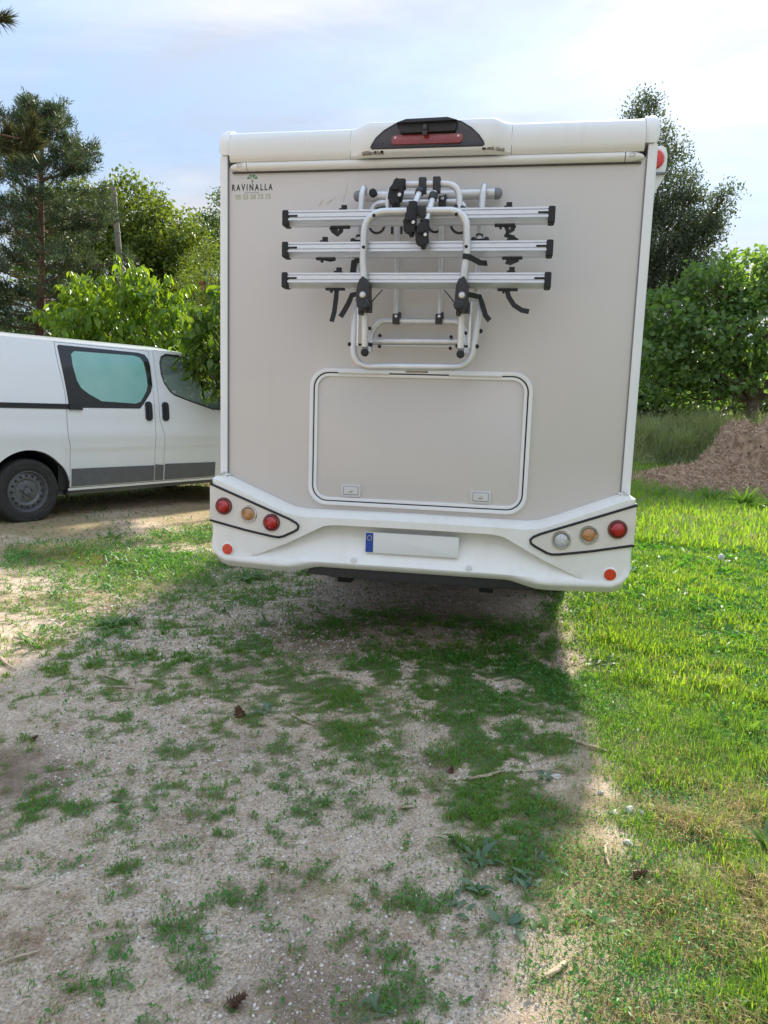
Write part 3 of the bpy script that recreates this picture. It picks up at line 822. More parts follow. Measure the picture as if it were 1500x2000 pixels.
# bumper -------------------------------------------------------------------------
TOPL = [(0, 0.878), (0.543, 0.874), (0.62, 0.872), (0.69, 0.880), (0.76, 0.905), (1.112, 1.050), (1.157, 1.064), (1.3, 1.064)]
BOTL = [(0, 0.553), (0.52, 0.553), (0.56, 0.548), (0.645, 0.524), (0.70, 0.513), (0.76, 0.511), (1.08, 0.523), (1.128, 0.545), (1.155, 0.58), (1.19, 0.63), (1.3, 0.63)]
CRE = [(0, 0.808), (0.425, 0.806), (0.47, 0.802), (0.506, 0.794), (0.717, 0.683), (0.918, 0.597), (1.0, 0.585), (1.3, 0.66)]
def plan(u):
    """u along the perimeter -> x, y, normal, |x| used for heights"""
    Wb, R, yf = 1.174, 0.035, -0.100
    half = (Wb - R)
    s = 1 if u >= 0 else -1; a = abs(u)
    if a <= half: return (u, yf, 0, -1, a)
    arc = R * math.pi / 2
    if a <= half + arc:
        t = (a - half) / R
        return (s * (half + R * math.sin(t)), yf + R - R * math.cos(t), s * math.sin(t), -math.cos(t), half + R * math.sin(t) * 1.0)
    return (s * Wb, yf + R + (a - half - arc), s, 0, Wb + (a - half - arc) * 0.3)
us = list(np.arange(0, 1.14, 0.0065)) + [1.139 + 0.035 * math.pi / 2 * k / 6 for k in range(7)] + [1.2, 1.3, 1.45, 1.65, 1.9]
us = [-u for u in us[:0:-1]] + us
def ins(a, z, top, bot, zc):
    i = 0.0
    dz = top - z
    if dz < 0.030: i += 0.055 * (1 - dz / 0.030)
    db = z - bot
    if db < 0.045: i += 0.034 * (1 - db / 0.045) ** 2
    if a < 0.925 and z < zc:
        i += 0.105 * min(1, (zc - z) / 0.010) * min(1, max(0, (z - 0.588) / 0.20)) ** 0.9
    if a > 0.30 and db < 0.075: i -= 0.010 * math.sin(max(0, db - 0.02) / 0.055 * math.pi) * min(1, (a - 0.55) / 0.15) if a > 0.55 else 0
    return i
def f(bm):
    rows = []
    for u in us:
        x, y, nx_, ny_, a = plan(u)
        top, bot = lerp1(a, TOPL), lerp1(a, BOTL)
        zc = min(top - 0.035, max(bot + 0.02, lerp1(a, CRE)))
        zs = [bot + (zc - 0.010 - bot) * k / 40 for k in range(41)] + [zc - 0.005] + [zc + (top - 0.030 - zc) * k / 12 for k in range(13)] + [top - 0.022, top - 0.012, top]
        col = []
        if abs(ny_) > 0.5: col.append((x * 0.99, 0.25, bot + 0.012))
        else: col.append((x * 0.93, y, bot + 0.012))
        for z in zs:
            d = ins(a, z, top, bot, zc)
            col.append((x - nx_ * d, y - ny_ * d, z))
        if ny_ < -0.2: col.append((x if abs(x) < 1.1 else x - 0.02 * (1 if x > 0 else -1), -0.001, top + 0.006))
        else: col.append((x - nx_ * 0.06, y, top + 0.006))
        rows.append(col)
    grid(bm, rows)
BP = part('bumper', 'bumper', f, angle=28)
def f(bm):
    a = [(-0.62, 0.500), (-0.60, 0.528), (-0.48, 0.572), (0.53, 0.572), (0.67, 0.528), (0.70, 0.495), (0.4, 0.488), (-0.4, 0.490)]
    prism(bm, a, -0.030, 0.02, 0.004)
part('lower_apron', 'black', f)
CLU = [(-1.1735, 1.004), (-0.70, 0.826), (-0.660, 0.806), (-0.645, 0.790), (-0.650, 0.770), (-0.672, 0.755), (-0.735, 0.724), (-0.762, 0.717), (-0.800, 0.720), (-0.96, 0.747), (-1.1735, 0.792)]
for s in (-1, 1):
    ol = [(-s * x, z) for x, z in CLU]
    def f(bm):
        prism(bm, ol, -0.1055, -0.09, 0.0)
        box(bm, (s * 1.171, -0.020, 0.895), (0.012, 0.168, 0.19), 0.003)
    CL = part('light_cluster', 'cluster', f, BP, label='cream light panel with %s' % ('clear, amber and red lamps' if s > 0 else 'two red lamps and an amber one'))
    def f(bm):
        rim = [(x, -0.1055, z) for x, z in ol]
        tube(bm, rim, 0.0068, 8, flat=1.0)
        box(bm, (s * 1.176, -0.015, 1.004), (0.008, 0.17, 0.013)); box(bm, (s * 1.176, -0.015, 0.790), (0.008, 0.17, 0.012))
    part('gasket', 'rubber', f, BP)
LAMPS = [(-1.091, 0.879, 'red'), (-0.942, 0.840, 'amber'), (-0.804, 0.800, 'red'), (1.089, 0.873, 'red'), (0.946, 0.834, 'amber'), (0.806, 0.798, 'clear')]
for lx, lz, c in LAMPS:
    r = 0.0505
    y0 = -0.1055
    if c == 'red':
        def f(bm): lathe(bm, [(r, -0.002), (r, 0.006), (r - 0.004, 0.012), (0.037, 0.013), (0.034, 0.008)], (lx, y0, lz), segs=36)
        TL = part('tail_light', 'dkred', f, BP, label='round red tail light')
        def f(bm): lathe(bm, [(0.0345, 0.006), (0.0335, 0.015), (0.029, 0.019), (0.0275, 0.0175), (0.022, 0.0225), (0.0205, 0.0205), (0.014, 0.0240), (0.0125, 0.0225), (0.006, 0.0250), (0, 0.0245)], (lx, y0, lz), segs=30)
        part('lens', 'red', f, TL)
    else:
        def f(bm): lathe(bm, [(r, -0.002), (r, 0.004), (r - 0.003, 0.008), (0.043, 0.008), (0.041, 0.004), (0.039, 0.009), (0.036, 0.008), (0.033, 0.001)], (lx, y0, lz), segs=36)
        TL = part('indicator_light' if c == 'amber' else 'reversing_light', 'chrome', f, BP, label='round %s lamp in a chrome ring' % c)
        def f(bm): lathe(bm, [(0.0345, 0.000), (0.0335, 0.009), (0.029, 0.013), (0.0275, 0.0115), (0.022, 0.0165), (0.0205, 0.0145), (0.014, 0.0180), (0.0125, 0.0165), (0.006, 0.0190), (0, 0.0185)], (lx, y0, lz), segs=30)
        part('lens', c, f, TL)
for s in (-1, 1):
    def f(bm): lathe(bm, [(0.0385, -0.004), (0.0385, 0.003), (0.035, 0.006), (0.031, 0.006)], (s * 1.069, -0.1, 0.628), segs=30)
    RF = part('reflector', 'bumper', f, BP)
    def f(bm): lathe(bm, [(0.0315, 0.0), (0.0315, 0.006), (0.029, 0.008), (0, 0.0085)], (s * 1.069, -0.1, 0.628), segs=30)
    part('lens', 'reflector', f, RF)
    for px_, pz_ in ((s * 0.978, 0.608), (s * 0.324, 0.610)):
        def f(bm): lathe(bm, [(0.0175, -0.02), (0.0175, 0.002), (0.015, 0.004), (0, 0.0045)], (px_, -0.094, pz_), segs=22)
        part('parking_sensor', 'trim', f, BP)
    def f(bm): box(bm, (s * 1.178, 0.03, 0.735), (0.010, 0.09, 0.030), 0.004)
    part('side_marker', 'amber', f, BP)
# number plate: the white face and its blue band with the ring of stars
def f(bm): prism(bm, rrect(-0.262, 0.262, 0.658, 0.774, 0.006, 4), -0.082, -0.045, 0.001)
NP = part('licence_plate', 'plate', f)
def f(bm): prism(bm, rrect(-0.259, -0.216, 0.661, 0.771, 0.003, 3), -0.0832, -0.081)
part('blue_band', 'eu', f, NP)
def f(bm):
    for k in range(12):
        a = 2 * math.pi * k / 12; cx, cz = -0.2375 + 0.0135 * math.cos(a), 0.742 + 0.0135 * math.sin(a)
        prism(bm, [(cx + (0.0030 if j % 2 == 0 else 0.0013) * math.sin(j * math.pi / 5), cz + (0.0030 if j % 2 == 0 else 0.0013) * math.cos(j * math.pi / 5)) for j in range(10)], -0.0836, -0.0832)
part('star_ring', 'star', f, NP, smooth=False)
# writing on the rear wall
def text_part(name, s, size, x0, x1, z, mat, parent, y=-0.0006, bold=0.0):
    cu = bpy.data.curves.new(name, 'FONT'); cu.body = s; cu.size = size; cu.offset = bold; cu.resolution_u = 3
    o = bpy.data.objects.new(name, cu); COL.objects.link(o)
    dg = bpy.context.evaluated_depsgraph_get(); dg.update()
    me = bpy.data.meshes.new_from_object(o.evaluated_get(dg))
    bpy.data.objects.remove(o); bpy.data.curves.remove(cu)
    co = np.empty(len(me.vertices) * 3); me.vertices.foreach_get('co', co); co = co.reshape(-1, 3)
    mn, mx_ = co.min(0), co.max(0)
    sx = (x1 - x0) / (mx_[0] - mn[0])
    out_ = np.stack([x0 + (co[:, 0] - mn[0]) * sx, np.full(len(co), y), z + (co[:, 1] - mn[1])], 1)
    me.vertices.foreach_set('co', out_.ravel().astype(np.float32)); me.update()
    return mesh_obj(name, me, M[mat], parent, False)
text_part('lettering', 'R A V I N A L L A', 0.0455, -1.086, -0.851, 2.6295, 'ink', MH, bold=0.0016)
text_part('small_lettering', 'Équipement loisir', 0.0105, -1.010, -0.925, 2.6145, 'greyink', MH)
text_part('phone_number', '05 53 58 73 73', 0.036, -1.066, -0.862, 2.5835, 'palegreen', MH, bold=0.001)
def f(bm):
    cx, cz, R0 = -0.968, 2.688, 0.031
    for k in range(4):
        a0, a1 = math.radians(8 + 43 * k), math.radians(8 + 43 * k + 36)
        pts = [(cx + 0.008 * math.cos((a0 + a1) / 2), cz + 0.006 * math.sin((a0 + a1) / 2))]
        for j in range(5):
            a = a0 + (a1 - a0) * j / 4
            pts.append((cx + R0 * math.cos(a), cz + 0.85 * R0 * math.sin(a)))
        prism(bm, pts, -0.0008, 0.0004)
    prism(bm, [(cx - 0.001, 2.664), (cx + 0.001, 2.664), (cx + 0.0045, 2.682), (cx, 2.690), (cx - 0.0045, 2.682)], -0.0008, 0.0004)
part('fan_palm_logo', 'green', f, smooth=False)
# half-hidden dark lettering behind the rack
def f(bm):
    def arcp(cx, cz, r, a0, a1, w=0.016):
        n = 10; o = []
        for k in range(n + 1):
            a = math.radians(a0 + (a1 - a0) * k / n); o.append((cx + r * math.cos(a), cz + r * math.sin(a)))
        for k in range(n, -1, -1):
            a = math.radians(a0 + (a1 - a0) * k / n); o.append((cx + (r - w) * math.cos(a), cz + (r - w) * math.sin(a)))
        prism(bm, o, -0.0010, 0.0004)
    arcp(-0.262, 2.440, 0.048, 200, 350, 0.013)
    for x in (-0.185, -0.135): prism(bm, [(x, 2.392), (x + 0.014, 2.392), (x + 0.014, 2.47), (x, 2.47)], -0.001, 0.0004)
    prism(bm, [(-0.10, 2.405), (0.0, 2.405), (0.0, 2.418), (-0.10, 2.418)], -0.001, 0.0004)
    arcp(0.055, 2.440, 0.046, 190, 350, 0.013); arcp(0.185, 2.442, 0.055, 170, 350, 0.013)
part('wall_lettering', 'ink', f, smooth=False)
rr = random.Random(3)
for (x, z, dx, dz, n) in ((-0.452, 2.565, 0.024, 0.085, 9), (-0.545, 2.555, 0.05, 0.03, 7), (-0.585, 2.548, 0.02, 0.03, 4)):
    def f(bm):
        for k in range(n):
            t = k / n; cx, cz = x + dx * t + rr.uniform(-.004, .004), z + dz * t
            w, h = rr.uniform(.001, .0035), rr.uniform(.005, .012)
            prism(bm, [(cx - w, cz - h * .4), (cx + w * .5, cz - h * .5), (cx + w + dx * .12, cz + h), (cx + dx * .1, cz + h * .8)], -0.0008, 0.0004)
    part('scratch', 'scar', f, smooth=False)
# awning case on the right-hand wall, its end seen past the corner post
def f(bm):
    o = [(1.153, 2.915), (1.235, 2.928), (1.258, 2.915), (1.268, 2.88), (1.268, 2.815), (1.258, 2.76), (1.222, 2.69), (1.153, 2.62)]
    prism(bm, o, 0.36, 4.6, 0.008)
AW = part('awning_case', 'trim', f)
def f(bm):
    lathe(bm, [(0.052, -0.004), (0.052, 0.006), (0.044, 0.014), (0, 0.020)], (1.200, 0.36, 2.855), segs=28)
part('marker_light', 'reflector', f, AW)
def f(bm): box(bm, (1.225, 0.352, 2.778), (0.07, 0.02, 0.012), 0.003, Matrix.Rotation(0.0, 3, 'Y'))
part('awning_catch', 'greycap', f, AW)
# running gear and floor
def f(bm):
    box(bm, (0, 3.4, 0.60), (1.9, 5.4, 0.16)); box(bm, (0, 0.6, 0.60), (1.5, 0.5, 0.1))
    for s in (-0.42, 0.42): box(bm, (s, 2.6, 0.50), (0.08, 5.0, 0.14))
    tube(bm, [(-0.85, 2.15, 0.36), (0.85, 2.15, 0.36)], 0.05, 10); box(bm, (-0.5, 1.15, 0.47), (0.5, 0.6, 0.18), 0.03)
part('chassis', 'under', f)
def wheel_shapes(parent, x, y, z, R, side, w=0.21):
    def f(bm): lathe(bm, [(R * .62, -w / 2), (R * .93, -w / 2), (R, -w / 2 + .03), (R, w / 2 - .03), (R * .93, w / 2), (R * .62, w / 2)], (x, y, z), (side, 0, 0), 32)
    wl = part('wheel', 'tyre', f, parent)
    def f(bm): lathe(bm, [(R * .63, w / 2 - .01), (R * .6, w / 2 - .04), (R * .3, w / 2 - .05), (0.05, w / 2 - .02), (0, w / 2 - .02)], (x, y, z), (side, 0, 0), 24)
    part('rim', 'steel', f, wl)
for s in (-1, 1):
    for y in (2.15, 5.75): wheel_shapes(MH, s * 0.93, y, 0.34, 0.34, s)
def f(bm):   # the cab ahead of the living box
    rows = []
    for y, hw, zt in ((6.6, 1.08, 2.3), (6.9, 1.05, 2.2), (7.4, 0.98, 1.75), (7.8, 0.95, 1.25), (8.4, 0.88, 1.05), (8.6, 0.7, 0.8)):
        rows.append([(-hw, y, 0.4), (-hw, y, zt * .8), (-hw * .85, y, zt), (hw * .85, y, zt), (hw, y, zt * .8), (hw, y, 0.4)])
    grid(bm, rows)
part('cab', 'white', f, angle=40)
# ------------------------------------------------------------------ bicycle carrier hung on the rear wall
BR = empty('bike_rack', (-0.015, -0.02, 1.68), 'folded silver bicycle carrier with three rails, hanging on the beige motorhome wall', 'bike rack')
def rpart(name, mat, fn, parent=BR, **k): return part(name, mat, fn, parent, **k)
def f(bm): tube(bm, [(-0.345, -0.062, 2.571), (0.365, -0.062, 2.573)], 0.0275, 16)
WB = rpart('wall_bar', 'tube', f)
for s, x in ((-1, -0.345), (1, 0.365)):
    def f(bm): lathe(bm, [(0.0285, -0.004), (0.0285, 0.012), (0.024, 0.026), (0.012, 0.034), (0, 0.036)], (x, -0.062, 2.572), (s, 0, 0), 18)
    rpart('end_cap', 'greycap', f, WB)
for x in (-0.316, 0.306):
    def f(bm):
        pts = fillet([(x + 0.004, -0.085, 2.585), (x + 0.004, -0.125, 2.600), (x, -0.150, 2.555), (x - 0.006 * (1 if x > 0 else 1), -0.165, 2.36)], 0.04, 6)
        tube(bm, pts, [0.012] * 2 + [0.0165] * (len(pts) - 2), 12)
        tube(bm, [(x - .006, -.165, 2.36), (x - .008, -.185, 2.20), (x - .008, -.19, 2.02)], 0.0155, 12)
    rpart('carrier_arm', 'tube', f)
    def f(bm):
        tube(bm, [(x - 0.006, -0.165, 2.345), (x - 0.006, -0.168, 2.335)], 0.019, 12)
        for dx in (-0.034, 0.030): lathe(bm, [(0.014, -0.006), (0.014, 0.004), (0.008, 0.010), (0, 0.011)], (x + dx, -0.185, 2.318), (0, -1, 0), 10)
        tube(bm, [(x - 0.03, -0.182, 2.318), (x + 0.028, -0.182, 2.318)], 0.006, 8)
    rpart('pivot', 'black', f)
def f(bm): lathe(bm, [(0.021, 0), (0.021, 0.016), (0.016, 0.020), (0, 0.018)], (-0.268, -0.095, 2.575), (0, -1, 0), 16)
rpart('knob', 'rubber', f)
# small bent loops against the wall
def f(bm):
    tube(bm, fillet([(-0.275, -0.10, 2.44), (-0.268, -0.09, 2.527), (0.205, -0.09, 2.527), (0.222, -0.10, 2.44)], 0.06, 7), 0.0165, 12)
rpart('wall_loop', 'tube', f)
for x in (-0.125, 0.106):
    def f(bm): tube(bm, [(x - 0.012, -0.085, 2.50), (x - 0.006, -0.08, 2.2), (x, -0.085, 1.94)], 0.0145, 12)
    rpart('upright', 'tube', f)
for x, z in ((-0.142, 2.520), (0.098, 2.522), (-0.122, 1.934), (0.106, 1.936)):
    def f(bm):
        box(bm, (x, -0.105, z), (0.037, 0.05, 0.052), 0.005); box(bm, (x + 0.016, -0.09, z + 0.022), (0.008, 0.05, 0.03), 0.002)
    CL = rpart('clamp', 'black', f)
    def f(bm): lathe(bm, [(0.008, 0), (0.008, 0.003), (0.005, 0.006), (0, 0.006)], (x + 0.002, -0.130, z + 0.012), segs=12)
    rpart('bolt', 'bolt', f, CL)
def f(bm):
    tube(bm, fillet([(-0.262, -0.12, 1.76), (-0.256, -0.10, 1.86), (-0.215, -0.095, 1.925), (0.215, -0.095, 1.925), (0.250, -0.10, 1.86), (0.256, -0.12, 1.76)], 0.06, 6), 0.0165, 12)
rpart('lower_loop', 'tube', f)
def f(bm): tube(bm, [(-0.248, -0.105, 1.817), (0.242, -0.105, 1.822)], 0.0175, 12); box(bm, (0, -0.10, 1.796), (0.5, 0.03, 0.003))
rpart('cross_tube', 'tube', f)
for x, z in ((-0.205, 1.846), (0.175, 1.844), (-0.205, 1.789), (0.172, 1.786), (-0.262, 1.883), (0.250, 1.865)):
    def f(bm): lathe(bm, [(0.009, -0.01), (0.009, 0.004), (0.005, 0.009), (0, 0.010)], (x, -0.128, z), segs=12)
    rpart('bolt_cap', 'rubber', f)
for x, y, z in ((-0.348, -0.215, 1.790), (0.316, -0.215, 1.790), (-0.237, -0.215, 1.790), (0.216, -0.215, 1.790), (0.330, -0.2, 1.868)):
    def f(bm): lathe(bm, [(0.011, -0.01), (0.011, 0.004), (0.006, 0.010), (0, 0.011)], (x, y, z), segs=12)
    rpart('bolt_cap', 'rubber', f)
for a, b_ in ((-0.342, -0.24), (0.216, 0.316)):
    def f(bm): tube(bm, [(a, -0.205, 1.79), (b_, -0.205, 1.79)], 0.006, 8)
    rpart('hinge_pin', 'rubber', f)
# folding platform: the big U
def f(bm):
    tube(bm, fillet([(-0.318, -0.175, 2.03), (-0.327, -0.20, 1.94), (-0.331, -0.21, 1.676), (0.288, -0.21, 1.684), (0.318, -0.20, 1.98), (0.318, -0.175, 2.04)], [0, 0.05, 0.10, 0.10, 0.05, 0], 9), 0.0195, 16)
rpart('platform_frame', 'tube', f)
for x in (-0.256, 0.237):
    def f(bm):
        tube(bm, [(x - .004, -0.285, 2.06), (x, -0.265, 1.775)], 0.0175, 14)
    IT = rpart('platform_leg', 'tube', f)
    def f(bm):
        tube(bm, [(x, -0.262, 1.800), (x + .001, -0.260, 1.778)], 0.0186, 14)
    rpart('collar', 'black', f, IT)
    def f(bm): tube(bm, [(x + .001, -0.262, 1.776), (x + .001, -0.262, 1.745)], 0.0165, 14)
    rpart('leg_end', 'greycap', f, IT)
    def f(bm): lathe(bm, [(0.020, -0.012), (0.0205, 0.004), (0.016, 0.012), (0, 0.015)], (x + .001, -0.272, 1.745), segs=18)
    rpart('foot_cap', 'rubber', f, IT)
    def f(bm): box(bm, (x - 0.046 if x < 0 else x + 0.040, -0.235, 1.90), (0.010, 0.012, 0.24), 0.002)
    rpart('stay', 'alu', f, IT)
# front loop
FL = [(-0.256, -0.315, 2.06), (-0.266, -0.318, 2.20), (-0.263, -0.318, 2.424), (0.240, -0.318, 2.424), (0.250, -0.318, 2.24), (0.235, -0.315, 2.06)]
def f(bm): tube(bm, fillet(FL, [0, 0.05, 0.115, 0.115, 0.05, 0], 9), 0.0185, 16)
LP = rpart('front_loop', 'tube', f)
for x, z in ((-0.214, 2.403), (0.192, 2.403), (-0.262, 2.253), (0.247, 2.252), (-0.261, 2.104), (0.240, 2.104)):
    def f(bm): lathe(bm, [(0.0085, 0), (0.0085, 0.003), (0.005, 0.006), (0, 0.006)], (x, -0.334, z), segs=12)
    rpart('bolt_cap', 'rubber', f, LP)
for x in (-0.258, 0.236):
    sg = -1 if x < 0 else 1
    def f(bm):
        o = [(x - 0.031, 2.040), (x - 0.029, 2.075), (x - 0.018, 2.100), (x, 2.108), (x + 0.018, 2.100), (x + 0.029, 2.075), (x + 0.031, 2.035), (x + 0.033, 1.985), (x + 0.030, 1.955), (x + 0.012, 1.940), (x - 0.012, 1.945), (x - 0.030, 1.965), (x - 0.034, 2.0)]
        prism(bm, o, -0.352, -0.265, 0.010)
        box(bm, (x + 0.028, -0.30, 1.968), (0.024, 0.05, 0.055), 0.008); box(bm, (x - 0.015, -0.31, 1.952), (0.020, 0.05, 0.05), 0.006)
        lathe(bm, [(0.026, 0), (0.026, 0.02), (0.018, 0.026), (0, 0.026)], (x + 0.012 * -sg, -0.335, 1.975), segs=14)
    JT = rpart('lock_joint', 'black', f)
    def f(bm): lathe(bm, [(0.0175, -0.01), (0.0175, 0.004), (0.012, 0.012), (0, 0.015)], (x + 0.002, -0.352, 2.020), segs=18)
    rpart('tube_end', 'tube', f, JT)
    def f(bm): tube(bm, [(x - sg * 0.030, -0.30, 1.985), (x - sg * 0.060, -0.30, 2.020), (x - sg * 0.092, -0.295, 2.055)], [0.0065, 0.0055, 0.0045], 8, flat=0.5)
    rpart('release_lever', 'rubber', f, JT)
# three wheel rails
for zc in (2.412, 2.257, 2.106):
    x0, x1 = -0.672, 0.632
    def f(bm):
        # grooved channel: section in YZ, seen from the back as three bright ribs and a dull skirt
        sec = [(-0.225, 0.036), (-0.277, 0.036), (-0.281, 0.034), (-0.281, 0.026), (-0.274, 0.024), (-0.274, 0.022), (-0.282, 0.020), (-0.282, 0.003), (-0.275, 0.001), (-0.275, -0.002), (-0.283, -0.004),
               (-0.283, -0.013), (-0.277, -0.016), (-0.258, -0.036), (-0.225, -0.036)]
        prism(bm, [(y, zc + z) for y, z in sec], x0, x1, 0.0, plane='YZ')
    RL = rpart('wheel_rail', 'alu', f, angle=20)
    for s, xe in ((-1, x0), (1, x1)):
        def f(bm):
            box(bm, (xe + s * 0.014, -0.250, zc - 0.001), (0.034, 0.074, 0.078), 0.012, segs=3)
            box(bm, (xe - s * 0.026, -0.2815, zc + 0.008), (0.05, 0.006, 0.010), 0.002)
        rpart('end_cap', 'rubber', f, RL)
# straps and their buckles
def strap(bm, pts, w=0.022, th=0.003):
    P = [Vector(p) for p in pts]
    rows = []
    for i, p in enumerate(P):
        d = (P[min(i + 1, len(P) - 1)] - P[max(i - 1, 0)]).normalized()
        sd = Vector((0, 1, 0)).cross(d).normalized() * (w / 2); nn = d.cross(sd).normalized() * th
        rows.append([p - sd + nn, p + sd + nn, p + sd - nn, p - sd - nn, p - sd + nn])
    grid(bm, rows)
STR = [  # buckle x, rail z, hanging tail points
    (-0.405, 2.412, [(-0.398, -.25, 2.375), (-0.400, -.25, 2.352), (-0.418, -.25, 2.335), (-0.440, -.25, 2.352), (-0.452, -.25, 2.372)]),
    (0.425, 2.412, [(0.43, -.25, 2.372), (0.445, -.25, 2.335), (0.462, -.25, 2.35), (0.470, -.25, 2.37)]),
    (-0.478, 2.257, [(-0.49, -.24, 2.222), (-0.455, -.24, 2.214), (-0.43, -.24, 2.22)]),
    (0.47, 2.257, [(0.44, -.25, 2.20), (0.46, -.25, 2.193), (0.50, -.25, 2.21)]),
    (-0.425, 2.106, [(-0.415, -.25, 2.066), (-0.418, -.25, 2.02), (-0.426, -.25, 1.95), (-0.438, -.255, 1.90)]),
    (0.455, 2.106, [(0.452, -.25, 2.062), (0.462, -.25, 2.03), (0.490, -.25, 1.99), (0.530, -.255, 1.965), (0.565, -.26, 1.958)])]
for bx_, rz, pts in STR:
    def f(bm):
        strap(bm, pts, 0.024)
        box(bm, (bx_, -0.245, rz - 0.042), (0.10, 0.03, 0.010), 0.003); box(bm, (bx_ - 0.02, -0.245, rz - 0.052), (0.012, 0.02, 0.014), 0.003)
    SB = rpart('wheel_strap', 'rubber', f)
    def f(bm):
        k = 0.012 if rz != 2.257 else -0.012
        box(bm, (bx_ + k, -0.235, rz + 0.044), (0.040, 0.03, 0.014), 0.003); box(bm, (bx_ + k + 0.004, -0.235, rz + 0.058), (0.028, 0.014, 0.022), 0.003, None)
    rpart('buckle', 'rubber', f, SB)
for pts, w_ in (
    ([(0.44, -.24, 2.335), (0.43, -.245, 2.325), (0.455, -.24, 2.318), (0.49, -.23, 2.300)], 0.02),
    ([(-0.30, -.23, 2.214), (-0.335, -.22, 2.205), (-0.342, -.21, 2.15)], 0.03),
    ([(0.232, -.337, 2.208), (0.262, -.335, 2.205), (0.315, -.28, 2.187), (0.345, -.23, 2.195)], 0.026),
    ([(-0.290, -.29, 2.035), (-0.335, -.25, 2.035), (-0.350, -.245, 2.00), (-0.372, -.245, 1.96), (-0.392, -.25, 1.925)], 0.026),
    ([(0.26, -.29, 2.035), (0.32, -.24, 2.03), (0.335, -.24, 1.99), (0.352, -.245, 1.94), (0.374, -.25, 1.915)], 0.026)):
    def f(bm): strap(bm, pts, w_)
    rpart('tie_strap', 'rubber', f)
# bike arms
def f(bm): tube(bm, fillet([(-0.165, -0.225, 2.43), (-0.160, -0.225, 2.578), (0.190, -0.225, 2.576), (0.198, -0.225, 2.43)], 0.10, 9), 0.0165, 14)
rpart('top_loop', 'tube', f)
for x in (-0.205, 0.205):
    def f(bm):
        box(bm, (x * 0.97, -0.215, 2.455), (0.058, 0.05, 0.036), 0.012, Matrix.Rotation(0.25 if x > 0 else -0.2, 3, 'Y'), 3)
    rpart('loop_foot', 'black', f)
def clawed(bm, c, s=1.0, tilt=0.0):
    o = [(-0.030, 0.055), (-0.020, 0.070), (0.018, 0.070), (0.027, 0.055), (0.030, 0.01), (0.034, -0.022), (0.020, -0.036), (0.016, -0.058), (-0.004, -0.062), (-0.012, -0.045), (-0.034, -0.036), (-0.038, -0.015), (-0.028, 0.01)]
    ct, st = math.cos(tilt), math.sin(tilt); s = s * 0.88
    o = [(c[0] + s * (a * ct - b * st), c[2] + s * (a * st + b * ct)) for a, b in o]
    prism(bm, o, c[1] - 0.030, c[1] + 0.025, 0.010)
    a, b = 0.014, 0.0
    box(bm, (c[0] - 0.004, c[1] - 0.034, c[2] + 0.020), (0.040 * s, 0.022, 0.020), 0.006, None)
ARMS = [((0.009, -0.235, 2.572), (-0.020, -0.345, 2.425), (-0.026, -0.352, 2.352)), ((0.080, -0.235, 2.574), (0.042, -0.352, 2.340), (0.036, -0.362, 2.292))]
for top, low, claw in ARMS:
    def f(bm):
        t0, t1 = Vector(top), Vector(low)
        tube(bm, [t0.lerp(t1, 0.2), t1], 0.0155, 12)
    AR = rpart('bike_arm', 'tube', f)
    def f(bm):
        box(bm, (top[0], -0.228, top[2] - 0.004), (0.038, 0.050, 0.072), 0.008)
        tube(bm, [Vector(top).lerp(Vector(low), 0.24), Vector(top).lerp(Vector(low), 0.36)], 0.022, 14)
    rpart('arm_clamp', 'black', f, AR)
    def f(bm):
        clawed(bm, claw)
        tube(bm, [Vector(low) + Vector((0, 0, 0.035)), Vector(low) - Vector((0, 0, 0.03))], 0.0225, 14)
    rpart('frame_clamp', 'rubber', f, AR)
    def f(bm): lathe(bm, [(0.008, 0), (0.008, 0.004), (0, 0.006)], (claw[0] + 0.016, claw[1] - 0.032, claw[2] + 0.004), segs=12)
    rpart('screw', 'bolt', f, AR)
def f(bm):
    clawed(bm, (-0.118, -0.250, 2.525), 1.12, -0.28)
    box(bm, (-0.100, -0.235, 2.575), (0.050, 0.055, 0.045), 0.010)
FC = rpart('frame_clamp', 'rubber', f)
def f(bm): lathe(bm, [(0.009, 0), (0.009, 0.004), (0, 0.006)], (-0.098, -0.283, 2.512), segs=12)
rpart('screw', 'bolt', f, FC)
def f(bm): box(bm, (-0.015, -0.322, 2.424), (0.075, 0.044, 0.044), 0.008); box(bm, (0.030, -0.325, 2.418), (0.03, 0.05, 0.05), 0.006)
rpart('loop_sleeve', 'black', f)
# ------------------------------------------------------------------ white van
VQ = Vector((-4.315, 2.619, 0.189)); VT = math.radians(65)
VD = Vector((math.cos(VT), math.sin(VT), 0)); VN = Vector((math.sin(VT), -math.cos(VT), 0))
VWID = 1.90
VAN = empty('van', VQ, 'white panel van with a teal side window and plain grey steel wheels', 'van')
def vpart(name, mat, fn, parent=VAN, **k): return part(name, mat, fn, parent, **k)
def VP(s, w, h): return VQ + VD * s - VN * w + Vector((0, 0, h))
def inset(s, h):
    i = 0.115 * max(0.0, (h - 1.12) / 0.75) ** 1.35 if h > 1.12 else 0.0
    if h < 0.72: i += 0.030 * ((0.72 - h) / 0.42) ** 1.3
    i += 0.009 * float(sstep(0.740, 0.712, h)) * (1 if s > 0.4 else 0)
    i -= 0.012 * math.exp(-((h - 0.90) / 0.10) ** 2)
    if s > 2.6: i += 0.16 * ((s - 2.6) / 1.3) ** 2
    if s < -0.5: i += 0.05 * ((-0.5 - s) / 0.35) ** 2
    return i
TOPS = [(-0.86, 1.80), (-0.7, 1.87), (1.9, 1.885), (2.12, 1.87), (2.6, 1.50), (3.1, 1.10), (3.75, 0.95), (3.93, 0.78)]
def vtop(s): return lerp1(s, TOPS)
